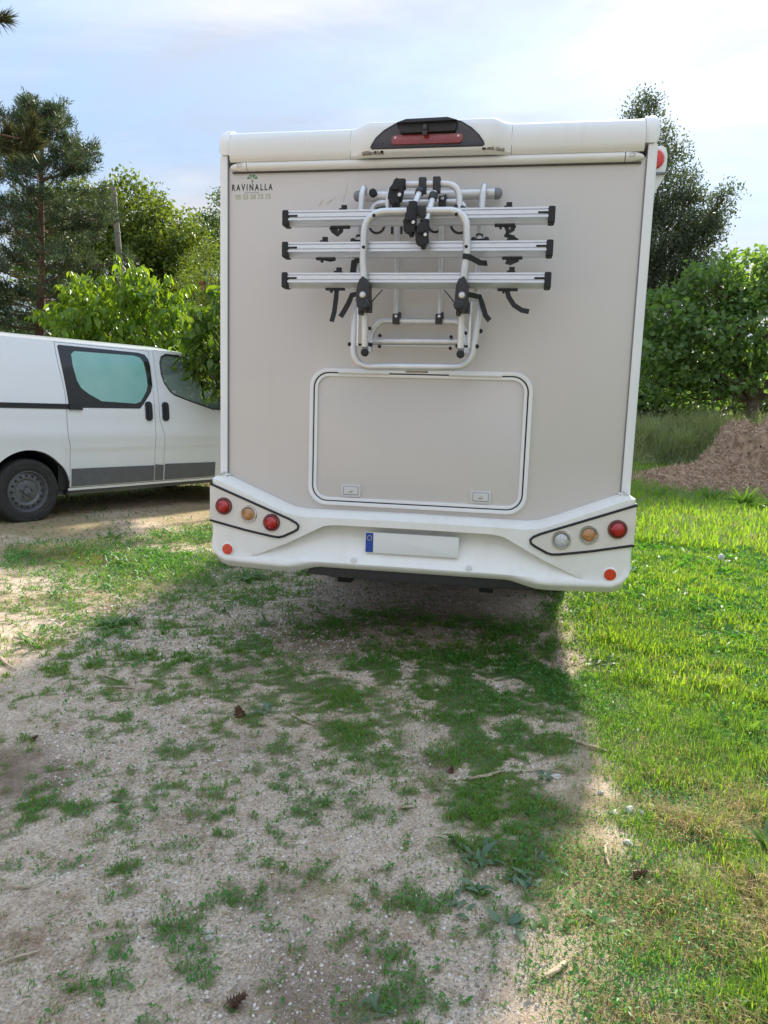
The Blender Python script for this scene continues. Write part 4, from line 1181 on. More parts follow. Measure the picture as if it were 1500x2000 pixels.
def vbot(s):
    b = 0.30
    if abs(s - 0.0) < 0.435: b = max(b, 0.31 + math.sqrt(max(0, 0.435 ** 2 - s * s)))
    if abs(s - 3.1) < 0.435: b = max(b, 0.31 + math.sqrt(max(0, 0.435 ** 2 - (s - 3.1) ** 2)))
    return b
def skin(bm, sL, sR, bot, top, ns, nh, side, ss=None, th=True):
    """side 0 = near, 1 = far; sL may be a function of h"""
    rows = []
    sl0 = sL(1.0) if callable(sL) else sL; sr0 = sR(1.0) if callable(sR) else sR
    for i in range(ns + 1):
        u = i / ns
        s0 = ss[i] if ss is not None else sl0 + (sr0 - sl0) * u
        b, t = bot(s0), top(s0)
        col = []
        for j in range(nh + 1):
            h = b + (t - b) * j / nh
            s = s0 if not callable(sL) else sL(h) + ((sR(h) if callable(sR) else sR) - sL(h)) * u
            if ss is not None and callable(sR): s = s0 + (sR(h) - ss[-1]) * float(sstep(0.30, 0.42, s0))
            w = inset(s, h)
            col.append(VP(s, w if side == 0 else VWID - w, h))
        rows.append(col)
    # returned edges give the panel its thickness
    inn = -VN * 0.02 if side == 0 else VN * 0.02
    first = [p + inn for p in rows[0]]; last = [p + inn for p in rows[-1]]
    rows = [first] + rows + [last]
    rows = [[c[0] + inn] + c for c in rows]
    grid(bm, rows)
def strip(bm, pts, wdt, side=0, off=0.002, th=0.002):
    """flat ribbon of quads following the side along (s,h) points"""
    pass
def patch(bm, poly, off=0.003, th=0.006, side=0, nsub=10):
    """polygon in (s,h) laid on the curved side: scanned in columns"""
    ss = sorted({p[0] for p in poly} | set(np.linspace(min(p[0] for p in poly), max(p[0] for p in poly), nsub)))
    cols = []
    n = len(poly)
    for s in ss:
        s_ = min(max(s + 1.3e-6, ss[0] + 1e-5), ss[-1] - 1e-5); hs = []
        for i in range(n):
            a, b = poly[i], poly[(i + 1) % n]
            if (a[0] - s_) * (b[0] - s_) < 0: hs.append(a[1] + (b[1] - a[1]) * (s_ - a[0]) / (b[0] - a[0]))
        lo, hi = min(hs), max(hs)
        c = []
        for j in range(7):
            h = lo + (hi - lo) * j / 6; w = inset(s, h) - off
            c.append(VP(s, w if side == 0 else VWID - w, h))
        inn = (-VN if side == 0 else VN) * th
        cols.append([c[0] + inn] + c + [c[-1] + inn])
    inn = (-VN if side == 0 else VN) * th
    cols = [[p + inn for p in cols[0]]] + cols + [[p + inn for p in cols[-1]]]
    grid(bm, cols)
ARC0 = sorted(set(list(np.linspace(-0.86, 0.425, 30)) + [-0.436, -0.434] + [0.435 * math.sin(a) for a in np.linspace(-1.57, 1.35, 30)]))
ARC1 = sorted(set(list(np.linspace(2.615, 3.93, 30)) + [2.664, 2.666, 3.534, 3.536] + [3.1 + 0.435 * math.sin(a) for a in np.linspace(-1.57, 1.57, 30)]))
sl_door = lambda h: 1.622 + 0.068 * float(sstep(1.12, 0.80, h))
sd_left = lambda h: 0.432 - 0.0 * h + 0.030 * float(sstep(0.92, 0.74, h)) - 0.05 * float(sstep(1.25, 1.8, h))
WLO = [(1.70, 1.60), (1.73, 1.50), (1.80, 1.405), (1.86, 1.365), (2.12, 1.29), (2.45, 1.205), (2.60, 1.20)]
WHI = [(1.70, 1.74), (1.73, 1.81), (1.80, 1.845), (2.05, 1.84), (2.15, 1.79), (2.60, 1.42)]
for side in (0, 1):
    def f(bm): skin(bm, -0.86, lambda h: sd_left(h) - 0.008, vbot, vtop, len(ARC0) - 1, 40, side, ARC0)
    vpart('quarter_panel', 'van', f, angle=40)
    def f(bm): skin(bm, sd_left, 1.548, lambda s: 0.325, lambda s: 1.862, 24, 70, side)
    SD = vpart('sliding_door', 'van', f, angle=40)
    def f(bm):
        skin(bm, lambda h: 1.556, lambda h: sl_door(h) - 0.008, lambda s: 0.325, lambda s: 1.885, 2, 70, side)
        ss_ = list(np.linspace(0.38, 1.62, 20)); skin(bm, 0.38, 1.62, lambda s: 1.866, lambda s: vtop(s), 19, 3, side, ss_)
        skin(bm, 0.44, 2.62, lambda s: 0.292, lambda s: 0.319, 20, 2, side)
    vpart('pillar_and_sill', 'van', f, angle=40)
    def f(bm):
        skin(bm, sl_door, 1.70, lambda s: 0.325, lambda s: 1.878, 3, 70, side)
        skin(bm, 1.70, 2.605, lambda s: 0.325, lambda s: lerp1(s, WLO), 26, 50, side)
        skin(bm, 1.70, 2.605, lambda s: lerp1(s, WHI), lambda s: max(vtop(s), lerp1(s, WHI) + 0.01), 26, 4, side)
    FD = vpart('front_door', 'van', f, angle=40)
    def f(bm): skin(bm, 2.615, 3.93, vbot, lambda s: max(vtop(s), vbot(s) + 0.02), len(ARC1) - 1, 20, side, ARC1)
    vpart('front_wing', 'van', f, angle=40)
    # glazing of the sliding door
    WIN = [(0.455, 1.20), (0.45, 1.30), (0.425, 1.60), (0.405, 1.82), (0.42, 1.838), (1.40, 1.835), (1.49, 1.82), (1.535, 1.77), (1.548, 1.68), (1.545, 1.46), (1.52, 1.39), (1.40, 1.245), (1.345, 1.19), (0.60, 1.185)]
    def f(bm): patch(bm, WIN, 0.004, 0.008, side, 16)
    WS = vpart('window', 'frit', f, SD, angle=50)
    PANE = [(0.59, 1.785), (0.55, 1.75), (0.552, 1.62), (0.58, 1.47), (0.62, 1.395), (0.70, 1.338), (0.85, 1.262), (1.29, 1.246), (1.36, 1.27), (1.455, 1.395), (1.478, 1.46), (1.478, 1.61), (1.46, 1.73), (1.415, 1.78), (1.33, 1.796)]
    def f(bm): patch(bm, PANE, 0.0055, 0.004, side, 14)
    vpart('pane', 'teal', f, WS, angle=50)
    for c_, par in (((1.462, 1.163), SD), ((1.702, 1.163), FD)):
        def f(bm):
            o = [(c_[0] + x - 0.0, z) for x, z in rrect(-0.045, 0.045, 1.050, 1.275, 0.042, 6)]
            patch(bm, o, 0.018, 0.03, side, 12)
            o2 = [(c_[0] + x, z) for x, z in rrect(-0.018, 0.018, 1.085, 1.24, 0.017, 5)]
            patch(bm, o2, 0.030, 0.02, side, 8)
        vpart('handle', 'black', f, par, angle=50)
    # window glass and its black rubber
    POL = [(s, h) for s, h in WLO] + [(s, h) for s, h in WHI[::-1]]
    def f(bm): patch(bm, [(s, h) for s, h in POL], -0.012, 0.004, side, 14)
    GL = vpart('window', 'glass', f, FD, angle=50)
    def f(bm):
        tube(bm, [VP(s, (inset(s, h) + 0.003) if side == 0 else VWID - inset(s, h) - 0.003, h) for s, h in POL], 0.011, 6, closed=True)
        s_ = 2.32; tube(bm, [VP(s_, (inset(s_, h) + 0.008) if side == 0 else VWID - inset(s_, h) - 0.008, h) for h in (1.25, 1.45, 1.64)], 0.012, 6)
    vpart('window_rubber', 'black', f, FD)
    # lower mouldings
    for nm, a, b_, par in (('moulding', 0.475, 1.540, SD), ('moulding', 1.562, 1.675, VAN), ('moulding', 1.70, 2.50, FD), ('moulding', -0.86, -0.45, VAN)):
        def f(bm): patch(bm, [(a, 0.335), (b_, 0.335), (b_, 0.520), (a, 0.530 if a > 0 else 0.53)], 0.010, 0.03, side, 8)
        vpart(nm, 'vanbump', f, par, angle=60)
    if True:
        def f(bm):
            patch(bm, [(-0.86, 1.168), (0.46, 1.168), (0.46, 1.222), (-0.86, 1.222)], 0.006, 0.02, side, 8)
            patch(bm, [(-0.86, 1.205), (0.46, 1.205), (0.46, 1.214), (-0.86, 1.214)], 0.012, 0.01, side, 8)
        TR = vpart('door_track', 'black', f, VAN, angle=50)
        def f(bm): patch(bm, [(0.452, 1.162), (0.61, 1.162), (0.602, 1.180), (0.56, 1.218), (0.52, 1.232), (0.452, 1.228)], 0.022, 0.03, side, 10)
        vpart('track_cap', 'black', f, TR, angle=50)
    # wheel and liner
    for ws in (0.0, 3.1):
        def f(bm):
            c = VP(ws, 0.10 if side == 0 else VWID - 0.10, 0.31); n_ = VN if side == 0 else -VN
            rows = []
            for k in range(17):
                a = math.pi * k / 16 * 1.1 - 0.05 * math.pi
                p = c + VD * (0.432 * math.cos(a)) + Vector((0, 0, 0.432 * math.sin(a)))
                rows.append([p + n_ * 0.07, p - n_ * 0.35, c - n_ * 0.35])
            grid(bm, rows)
        vpart('arch_liner', 'under', f)
        c = VP(ws, 0.125 if side == 0 else VWID - 0.125, 0.315); n_ = VN if side == 0 else -VN
        R = 0.336
        def f(bm):
            lathe(bm, [(0.215, -0.10), (0.30, -0.105), (R - 0.012, -0.09), (R, -0.07), (R, -0.02), (R - 0.006, -0.018), (R - 0.006, -0.012), (R, -0.010), (R, 0.010), (R - 0.006, 0.012), (R - 0.006, 0.018), (R, 0.02), (R, 0.065), (R - 0.010, 0.085), (0.310, 0.098), (0.285, 0.101), (0.283, 0.098), (0.255, 0.100), (0.225, 0.090), (0.212, 0.080)], c, n_, 44)
        WH = vpart('wheel', 'tyre', f, angle=30)
        def f(bm):
            lathe(bm, [(0.214, 0.084), (0.208, 0.086), (0.200, 0.070), (0.192, 0.045), (0.172, 0.052), (0.150, 0.062), (0.128, 0.058), (0.118, 0.046), (0.085, 0.052), (0.062, 0.056), (0.040, 0.056), (0.036, 0.074), (0.025, 0.078), (0, 0.078)], c, n_, 44)
            for k in range(5):
                a = 2 * math.pi * k / 5 + 0.3
                q = c + (VD * math.cos(a) + Vector((0, 0, math.sin(a)))) * 0.060
                lathe(bm, [(0.015, 0.05), (0.014, 0.074), (0.010, 0.080), (0, 0.080)], q, n_, 8)
        RM = vpart('rim', 'steel', f, WH, angle=40)
        def f(bm):
            for k in range(16):
                a = 2 * math.pi * k / 16
                q = c + (VD * math.cos(a) + Vector((0, 0, math.sin(a)))) * 0.160
                lathe(bm, [(0.0135, 0.056), (0.0125, 0.0625), (0, 0.061)], q, n_, 12)
        vpart('rim_hole', 'under', f, WH)
    def f(bm):
        box(bm, (0, 0, 0), (0.10, 0.24, 0.20), 0.04, None, 3)
        bmesh.ops.rotate(bm, matrix=Matrix.Rotation(VT, 3, 'Z'), cent=(0, 0, 0), verts=bm.verts)
        bmesh.ops.translate(bm, vec=VP(2.66, -0.13 if side == 0 else VWID + 0.13, 1.30), verts=bm.verts)
    vpart('mirror', 'black', f, FD)
# roof, nose, tail
def across(bm, ss, n=14, lo=0.0, drop=0.0):
    rows = []
    for s in ss:
        h0 = vtop(s); w0 = inset(s, h0)
        col = []
        for j in range(n + 1):
            t = j / n; w = w0 + (VWID - 2 * w0) * t
            crown = 0.085 * (1 - abs(2 * t - 1) ** 2.6) * (1 if s < 2.2 else max(0.4, 1 - (s - 2.2)))
            col.append(VP(s, w, h0 + crown))
        rows.append(col)
    grid(bm, rows)
def f(bm): across(bm, list(np.linspace(-0.86, 2.12, 26)))
RO = vpart('roof', 'van', f, angle=60)
def f(bm): across(bm, [2.12, 2.3, 2.6, 2.9, 3.06])
vpart('windscreen', 'glass', f, angle=60)
def f(bm): across(bm, [3.06, 3.2, 3.5, 3.75, 3.86, 3.93])
vpart('bonnet', 'van', f, angle=60)
def f(bm):
    cols = []
    for j in range(9):
        t = j / 8; w = 0.16 + (VWID - 0.32) * t
        bulge = 0.16 * (1 - abs(2 * t - 1) ** 2)
        cols.append([VP(3.90 + bulge * 0.6, w, 0.80), VP(3.94 + bulge, w, 0.62), VP(3.95 + bulge, w, 0.45), VP(3.88 + bulge, w, 0.28)])
    grid(bm, cols)
vpart('front_bumper', 'van', f)
def f(bm):
    cols = []
    for j in range(9):
        t = j / 8
        cols.append([VP(-0.86, inset(-0.86, h) + (VWID - 2 * inset(-0.86, h)) * t, h + (0.08 * (1 - abs(2 * t - 1) ** 2.6) if h > 1.7 else 0)) for h in (0.30, 0.6, 1.0, 1.4, 1.80)])
    grid(bm, cols)
vpart('rear_door', 'van', f)
# seam shadows are real gaps; a dark liner stands behind them
for side in (0, 1):
    for (a, b_, h0, h1) in ((0.33, 0.52, 0.30, 1.86), (1.48, 1.72, 0.30, 1.20), (1.48, 1.69, 1.20, 1.87), (2.50, 2.66, 0.76, 1.2)):
        def f(bm):
            grid(bm, [[VP(s, (inset(s, h) + 0.024) if side == 0 else VWID - inset(s, h) - 0.024, h) for h in np.linspace(h0, h1, 16)] for s in (a, b_)])
        vpart('door_seal', 'under', f)
    def f(bm):
        grid(bm, [[VP(s, (inset(s, h) + 0.022) if side == 0 else VWID - inset(s, h) - 0.022, h) for h in (1.85, 1.88)] for s in np.linspace(0.35, 1.65, 8)])
    vpart('door_seal', 'under', f)
def f(bm):
    def bx(s0, s1, w0, w1, h0, h1):
        v = [VP(s, w, h) for s in (s0, s1) for w in (w0, w1) for h in (h0, h1)]
        V = [bm.verts.new(p) for p in v]
        for q in ((0, 1, 3, 2), (4, 6, 7, 5), (0, 4, 5, 1), (2, 3, 7, 6), (0, 2, 6, 4), (1, 5, 7, 3)): bm.faces.new([V[i] for i in q])
    bx(-0.8, 3.6, 0.12, VWID - 0.12, 0.24, 0.34)
    bx(1.66, 1.70, 0.15, VWID - 0.15, 0.34, 1.28)
    bx(2.55, 3.05, 0.14, VWID - 0.14, 0.34, 1.10)
    for w in (0.22, 1.18): bx(1.72, 1.86, w, w + 0.48, 0.6, 1.42); bx(1.72, 2.2, w, w + 0.48, 0.5, 0.72)
vpart('cabin', 'cabin', f)
def f(bm):
    c = VP(2.42, 1.42, 1.16); ax = (VD * 0.8 + Vector((0, 0, 0.5))).normalized()
    u = VN; v = ax.cross(u)
    tube(bm, [c + (u * math.cos(a) + v * math.sin(a)) * 0.19 for a in [2 * math.pi * k / 20 for k in range(20)]], 0.014, 6, closed=True)
vpart('steering_wheel', 'black', f)
# ------------------------------------------------------------------ trees and plants
def rng_of(seed): return np.random.default_rng(seed)
def branch_mesh(name, mat, parent, tubes, segs=8):
    bm = bmesh.new()
    for pts, rs in tubes: tube(bm, pts, rs, segs)
    return build(name, bm, mat, parent, True, 60)
def limb(a, b, r0, r1, rg, n=5, wob=0.06):
    a, b = Vector(a), Vector(b); L = (b - a).length
    pts = [a.lerp(b, k / n) + (Vector(rg.normal(size=3)) * wob * L * (0.5 if 0 < k < n else 0)) + Vector((0, 0, 0.10 * L * math.sin(math.pi * k / n) * 0.4)) for k in range(n + 1)]
    return (pts, [r0 + (r1 - r0) * k / n for k in range(n + 1)])
def clumps_in(lobes, n_per, rg, shell=0.55):
    C, Nrm, K = [], [], []
    vol = np.array([(l[3] * l[4] * l[5]) ** (2 / 3) for l in lobes]); vol = vol / vol.sum()
    for l, v in zip(lobes, vol):
        n = max(6, int(n_per * v))
        d = unit(rg.normal(size=(n, 3)))
        r = shell + (1 - shell) * rg.random((n, 1)) ** 0.6
        r = r * (0.86 + 0.26 * rg.random((n, 1)))
        C.append(np.array(l[:3]) + d * r * np.array(l[3:6])); Nrm.append(unit(d / np.array(l[3:6]))); K.append(np.full(n, r.mean()))
    return np.concatenate(C), np.concatenate(Nrm)
def leaves_from(C, Nrm, per, sigma, L, ratio, rg, droop=0.0, up=0.5, tintvar=0.5, flat=0.75):
    n = len(C) * per
    cid = np.repeat(np.arange(len(C)), per)
    P = C[cid] + rg.normal(size=(n, 3)) * sigma * np.array([1, 1, flat])
    D = unit(rg.normal(size=(n, 3)) + 0.6 * Nrm[cid] + np.array([0, 0, -droop]))
    Nn = unit(rg.normal(size=(n, 3)) * 0.7 + Nrm[cid] * 0.4 + np.array([0, 0, up]))
    Nn = unit(Nn - D * (Nn * D).sum(1, keepdims=True))
    Ls = L * (0.65 + 0.7 * rg.random(n))
    ct = rg.random(len(C))
    tint = np.clip(0.5 + tintvar * (ct[cid] - 0.5) * 1.6 + 0.4 * (rg.random(n) - 0.5), 0, 1)
    return P, D, Nn, Ls, Ls * ratio, tint
def shoots(lobes, n_sh, per, slen, L, ratio, rg, droop, rise=0.6, r0=0.55):
    """arching twigs that leave the crown's body, with hanging leaves strung along each"""
    vol = np.array([(l[3] * l[4] * l[5]) ** (2 / 3) for l in lobes]); vol = vol / vol.sum()
    P, D, Nn, Ls, tint, twigs = [], [], [], [], [], []
    for l, v in zip(lobes, vol):
        for k in range(max(4, int(n_sh * v))):
            d = unit(rg.normal(size=(1, 3)))[0]
            a = np.array(l[:3]) + d * np.array(l[3:6]) * (r0 + (1 - r0) * rg.random())
            sl = slen * (0.5 + 0.9 * rg.random())
            dirv = unit((d * 0.9 + rg.normal(size=3) * 0.45 + np.array([0, 0, rise]))[None])[0]
            q = lambda t: a + dirv * sl * t + np.array([0, 0, -0.42 * sl * t * t])
            twigs.append(([q(0), q(0.5), q(1.0)], [0.006, 0.004, 0.002]))
            ct = rg.random()
            m_ = max(4, int(per * (0.7 + 0.6 * rg.random())))
            for j in range(m_):
                t = (j + 0.5 * rg.random()) / m_ * 1.0 + 0.05
                p = q(t); az = rg.random() * 6.283
                dd = unit((np.array([math.cos(az), math.sin(az), 0]) * 0.75 + dirv * 0.35 + np.array([0, 0, -droop]) + rg.normal(size=3) * 0.2)[None])[0]
                nn = unit((np.array([math.cos(az), math.sin(az), 0.45]) + rg.normal(size=3) * 0.35)[None])[0]
                nn = nn - dd * nn.dot(dd); nn = nn / (np.linalg.norm(nn) + 1e-9)
                P.append(p); D.append(dd); Nn.append(nn); Ls.append(L * (0.6 + 0.6 * rg.random()) * (1.0 - 0.35 * (t > 0.85))); tint.append(min(1, max(0, 0.25 + 0.35 * ct + 0.4 * t + 0.2 * rg.normal())))
    return np.array(P), np.array(D), np.array(Nn), np.array(Ls), np.array(Ls) * ratio, np.array(tint), twigs
def leaf_proto(name, mat, L=1.0, ratio=0.5, tint=0.5):
    """one leaf with a midrib fold and a curled tip, 8 triangles"""
    xs = [0, 0.12, 0.45, 0.8, 1.0]; ws = [0.02, 0.30, 0.5, 0.26, 0.0]; zs = [0, 0.02, 0.03, -0.04, -0.14]
    v = []; 
    for x, w, z in zip(xs, ws, zs): v += [(x * L, w * ratio * L, (z + 0.10 * w) * L), (x * L, 0, z * L), (x * L, -w * ratio * L, (z + 0.10 * w) * L)]
    fcs = []
    for i in range(4):
        a = 3 * i
        fcs += [(a, a + 1, a + 4, a + 3), (a + 1, a + 2, a + 5, a + 4)]
    me = fast_mesh(name, np.array(v, float), np.array(fcs), np.full(len(v), tint))
    me.materials.append(mat)
    me.polygons.foreach_set('use_smooth', np.ones(len(me.polygons), dtype=bool))
    return me
def leaf_parts(tree, protos, P, D, Nn, L, name='leaf'):
    inv = Matrix.Translation(tree.location).inverted()
    for i in range(len(P)):
        d = Vector(D[i]); n_ = Vector(Nn[i]); s = n_.cross(d)
        mt_ = Matrix((d * L[i], s * L[i], n_ * L[i])).transposed().to_4x4(); mt_.translation = Vector(P[i])
        o = bpy.data.objects.new(name, protos[i % len(protos)]); COL.objects.link(o)
        o.parent = tree; o.matrix_parent_inverse = inv; o.matrix_basis = mt_
def tree(name, label, base, lobes, mat, bark, n_cl, per, sigma, L, ratio, seed, trunk_r=0.2, fork=None, droop=0.0, up=0.5, singles=0, protos=None, group=None, cat='tree', shell=0.55, tintvar=0.5, lean=(0, 0), filt=None, shoot=None):
    rg = rng_of(seed)
    T = empty(name, base, label, cat, group)
    b = Vector(base); fk = Vector(fork) if fork else b + Vector((lean[0], lean[1], (np.mean([l[2] for l in lobes]) - base[2]) * 0.55))
    tb = [limb(b - Vector((0, 0, 0.2)), fk, trunk_r * 1.15, trunk_r * 0.8, rg, 5, 0.03)]
    for l in lobes:
        c = Vector(l[:3])
        tb.append(limb(fk, c, trunk_r * 0.55, trunk_r * 0.16, rg, 5, 0.07))
        for k in range(5):
            d = Vector(unit(rg.normal(size=(1, 3)))[0]); d.z = abs(d.z) * 0.8
            e = c + Vector((d.x * l[3], d.y * l[4], d.z * l[5])) * 0.9
            tb.append(limb(fk.lerp(c, 0.75), e, trunk_r * 0.2, trunk_r * 0.04, rg, 4, 0.08))
    C, Nrm = clumps_in(lobes, n_cl, rg, shell)
    if filt is not None:
        k = filt(C); C, Nrm = C[k], Nrm[k]
    P, D, Nn, Ls, Ws, tint = leaves_from(C, Nrm, per, sigma, L, ratio, rg, droop, up, tintvar)
    if shoot:
        S = shoots(lobes, shoot[0], shoot[1], shoot[2], L, ratio, rg, droop, shoot[3])
        P, D, Nn, Ls, Ws, tint = [np.concatenate([a_, b2]) for a_, b2 in zip((P, D, Nn, Ls, Ws, tint), S[:6])]
        for pts, rs in S[6]: tb.append(([Vector(p_) for p_ in pts], rs))
    branch_mesh('trunk', bark, T, tb, 6)
    if singles:
        dist = np.hypot(P[:, 0] - CAMP[0], P[:, 1] - CAMP[1]) - 0.0 * P[:, 2]
        # the ones nearest to the viewer and inside the view show largest
        ang = np.degrees(np.arctan2(P[:, 0] - CAMP[0], P[:, 1] - CAMP[1]))
        score = dist + np.where((ang > -37) & (ang < 19.5), 0, 50)
        order = np.argsort(score); pick, rest = order[:singles], order[singles:]
        leaf_parts(T, protos, P[pick], D[pick], Nn[pick], Ls[pick])
    else: rest = np.arange(len(P))
    V, F, TT = leaf_quads(P[rest], D[rest], Nn[rest], Ls[rest], Ws[rest], tint[rest], 0.15)
    o = mesh_obj('crown', fast_mesh('crown', V, F, TT), mat, T, False)
    o['kind'] = 'stuff'
    return T
LM = {}
LM['walnut'] = leaf_mat('walnut_leaf', (0.06, 0.105, 0.028), (0.17, 0.22, 0.042), 0.45, (1.7, 1.6, 0.5))
LM['dark'] = leaf_mat('dark_leaf', (0.065, 0.11, 0.052), (0.13, 0.18, 0.07), 0.4, (1.4, 1.5, 0.6))
LM['light'] = leaf_mat('light_leaf', (0.09, 0.135, 0.035), (0.19, 0.24, 0.05), 0.45, (1.5, 1.5, 0.5))
LM['cherry'] = leaf_mat('cherry_leaf', (0.07, 0.16, 0.022), (0.20, 0.31, 0.035), 0.5, (1.7, 1.5, 0.4), 0.35)
LM['cherry2'] = leaf_mat('cherry_dark_leaf', (0.045, 0.105, 0.024), (0.13, 0.21, 0.035), 0.45, (1.8, 1.6, 0.4), 0.28)
LM['oak'] = leaf_mat('evergreen_leaf', (0.060, 0.085, 0.062), (0.125, 0.155, 0.095), 0.4, (1.4, 1.4, 0.7))
LM['mulberry'] = leaf_mat('mulberry_leaf', (0.115, 0.195, 0.090), (0.20, 0.285, 0.11), 0.5, (1.7, 1.8, 0.5))
LM['needle'] = leaf_mat('pine_needle', (0.045, 0.078, 0.048), (0.105, 0.135, 0.075), 0.3, (1.3, 1.3, 0.6))
LM['needle2'] = leaf_mat('near_pine_needle', (0.05, 0.062, 0.025), (0.12, 0.12, 0.05), 0.3, (1.3, 1.3, 0.6))
LM['weed'] = leaf_mat('weed_leaf', (0.08, 0.165, 0.05), (0.15, 0.25, 0.075), 0.4, (1.5, 1.6, 0.5))
LM['greyweed'] = leaf_mat('grey_green_weed_leaf', (0.105, 0.175, 0.11), (0.18, 0.255, 0.155), 0.35, (1.3, 1.5, 0.7))
LM['tall'] = leaf_mat('tall_meadow_grass', (0.19, 0.24, 0.135), (0.40, 0.43, 0.27), 0.5, (1.5, 1.5, 0.7))
gz = lambda x, y: float(terrain(x, y))
# broad trees at the back on the left
tree('walnut_tree', 'broad sunlit green tree behind the wooden utility pole', (-17.5, 28.5, gz(-17.5, 28.5)),
     [(-19.6, 28, 9.6, 2.3, 2.0, 1.9), (-17.0, 28.2, 9.7, 1.9, 2.0, 1.75), (-15.2, 28, 8.6, 1.7, 2.0, 1.6), (-20.8, 28, 7.6, 2.2, 2, 2.2), (-17.6, 27.6, 7.2, 2.8, 2.2, 2.2), (-14.8, 28, 6.8, 1.6, 2, 1.7), (-17, 28, 4.6, 3.6, 2.2, 1.8)],
     LM['walnut'], M['bark'], 1000, 44, 0.30, 0.20, 0.55, 101, 0.28, droop=0.2, up=0.6)
tree('ash_tree', 'dark green tree rising furthest back, beside the motorhome roof edge', (-15.8, 37, gz(-15.8, 37)),
     [(-18.2, 37, 10.6, 1.6, 1.5, 1.8), (-16.4, 37, 12.0, 1.1, 1.2, 1.5), (-17.3, 37, 11.0, 1.0, 1.2, 1.5), (-15.2, 37, 11.2, 1.8, 1.6, 2.2), (-16.8, 37, 8.6, 2.4, 1.8, 2.0)],
     LM['dark'], M['bark'], 300, 36, 0.30, 0.18, 0.5, 102, 0.24)
tree('willow_tree', 'pale yellow-green bushy tree half hidden by the motorhome edge', (-11.2, 24.5, gz(-11.2, 24.5)),
     [(-11.6, 24, 6.6, 1.2, 1.1, 1.3), (-10.6, 24.2, 7.2, 1.1, 1.1, 1.2), (-12.2, 24, 5.4, 1.1, 1.1, 1.2), (-11.0, 24, 4.6, 1.8, 1.2, 1.4)],
     LM['light'], M['bark'], 260, 44, 0.20, 0.11, 0.35, 103, 0.14)
for i, (x, y, h, w, lab, mt_) in enumerate(((-14.8, 21.5, 3.0, 2.0, 'dark shrub under the pine, behind the van roof', 'dark'), (-11.2, 20.5, 3.9, 2.2, 'green shrub behind the bright cherry tree', 'walnut'), (-8.6, 19.5, 3.6, 1.9, 'dense shrub between the cherry trees and the motorhome', 'dark'), (-18.8, 22.5, 3.8, 2.4, 'broad shrub left of the pine trunk', 'dark'))):
    z = gz(x, y)
    tree('shrub', lab, (x, y, z), [(x, y, z + h * .62, w, 1.3, h * .4), (x - w * .5, y, z + h * .4, w * .8, 1.2, h * .35), (x + w * .5, y, z + h * .4, w * .8, 1.2, h * .35), (x, y, z + h * 0.2, w, 1.2, h * .25)],
         LM[mt_], M['bark'], 240, 44, 0.24, 0.14, 0.5, 110 + i, 0.08, cat='shrub', group='shrubs behind the van')
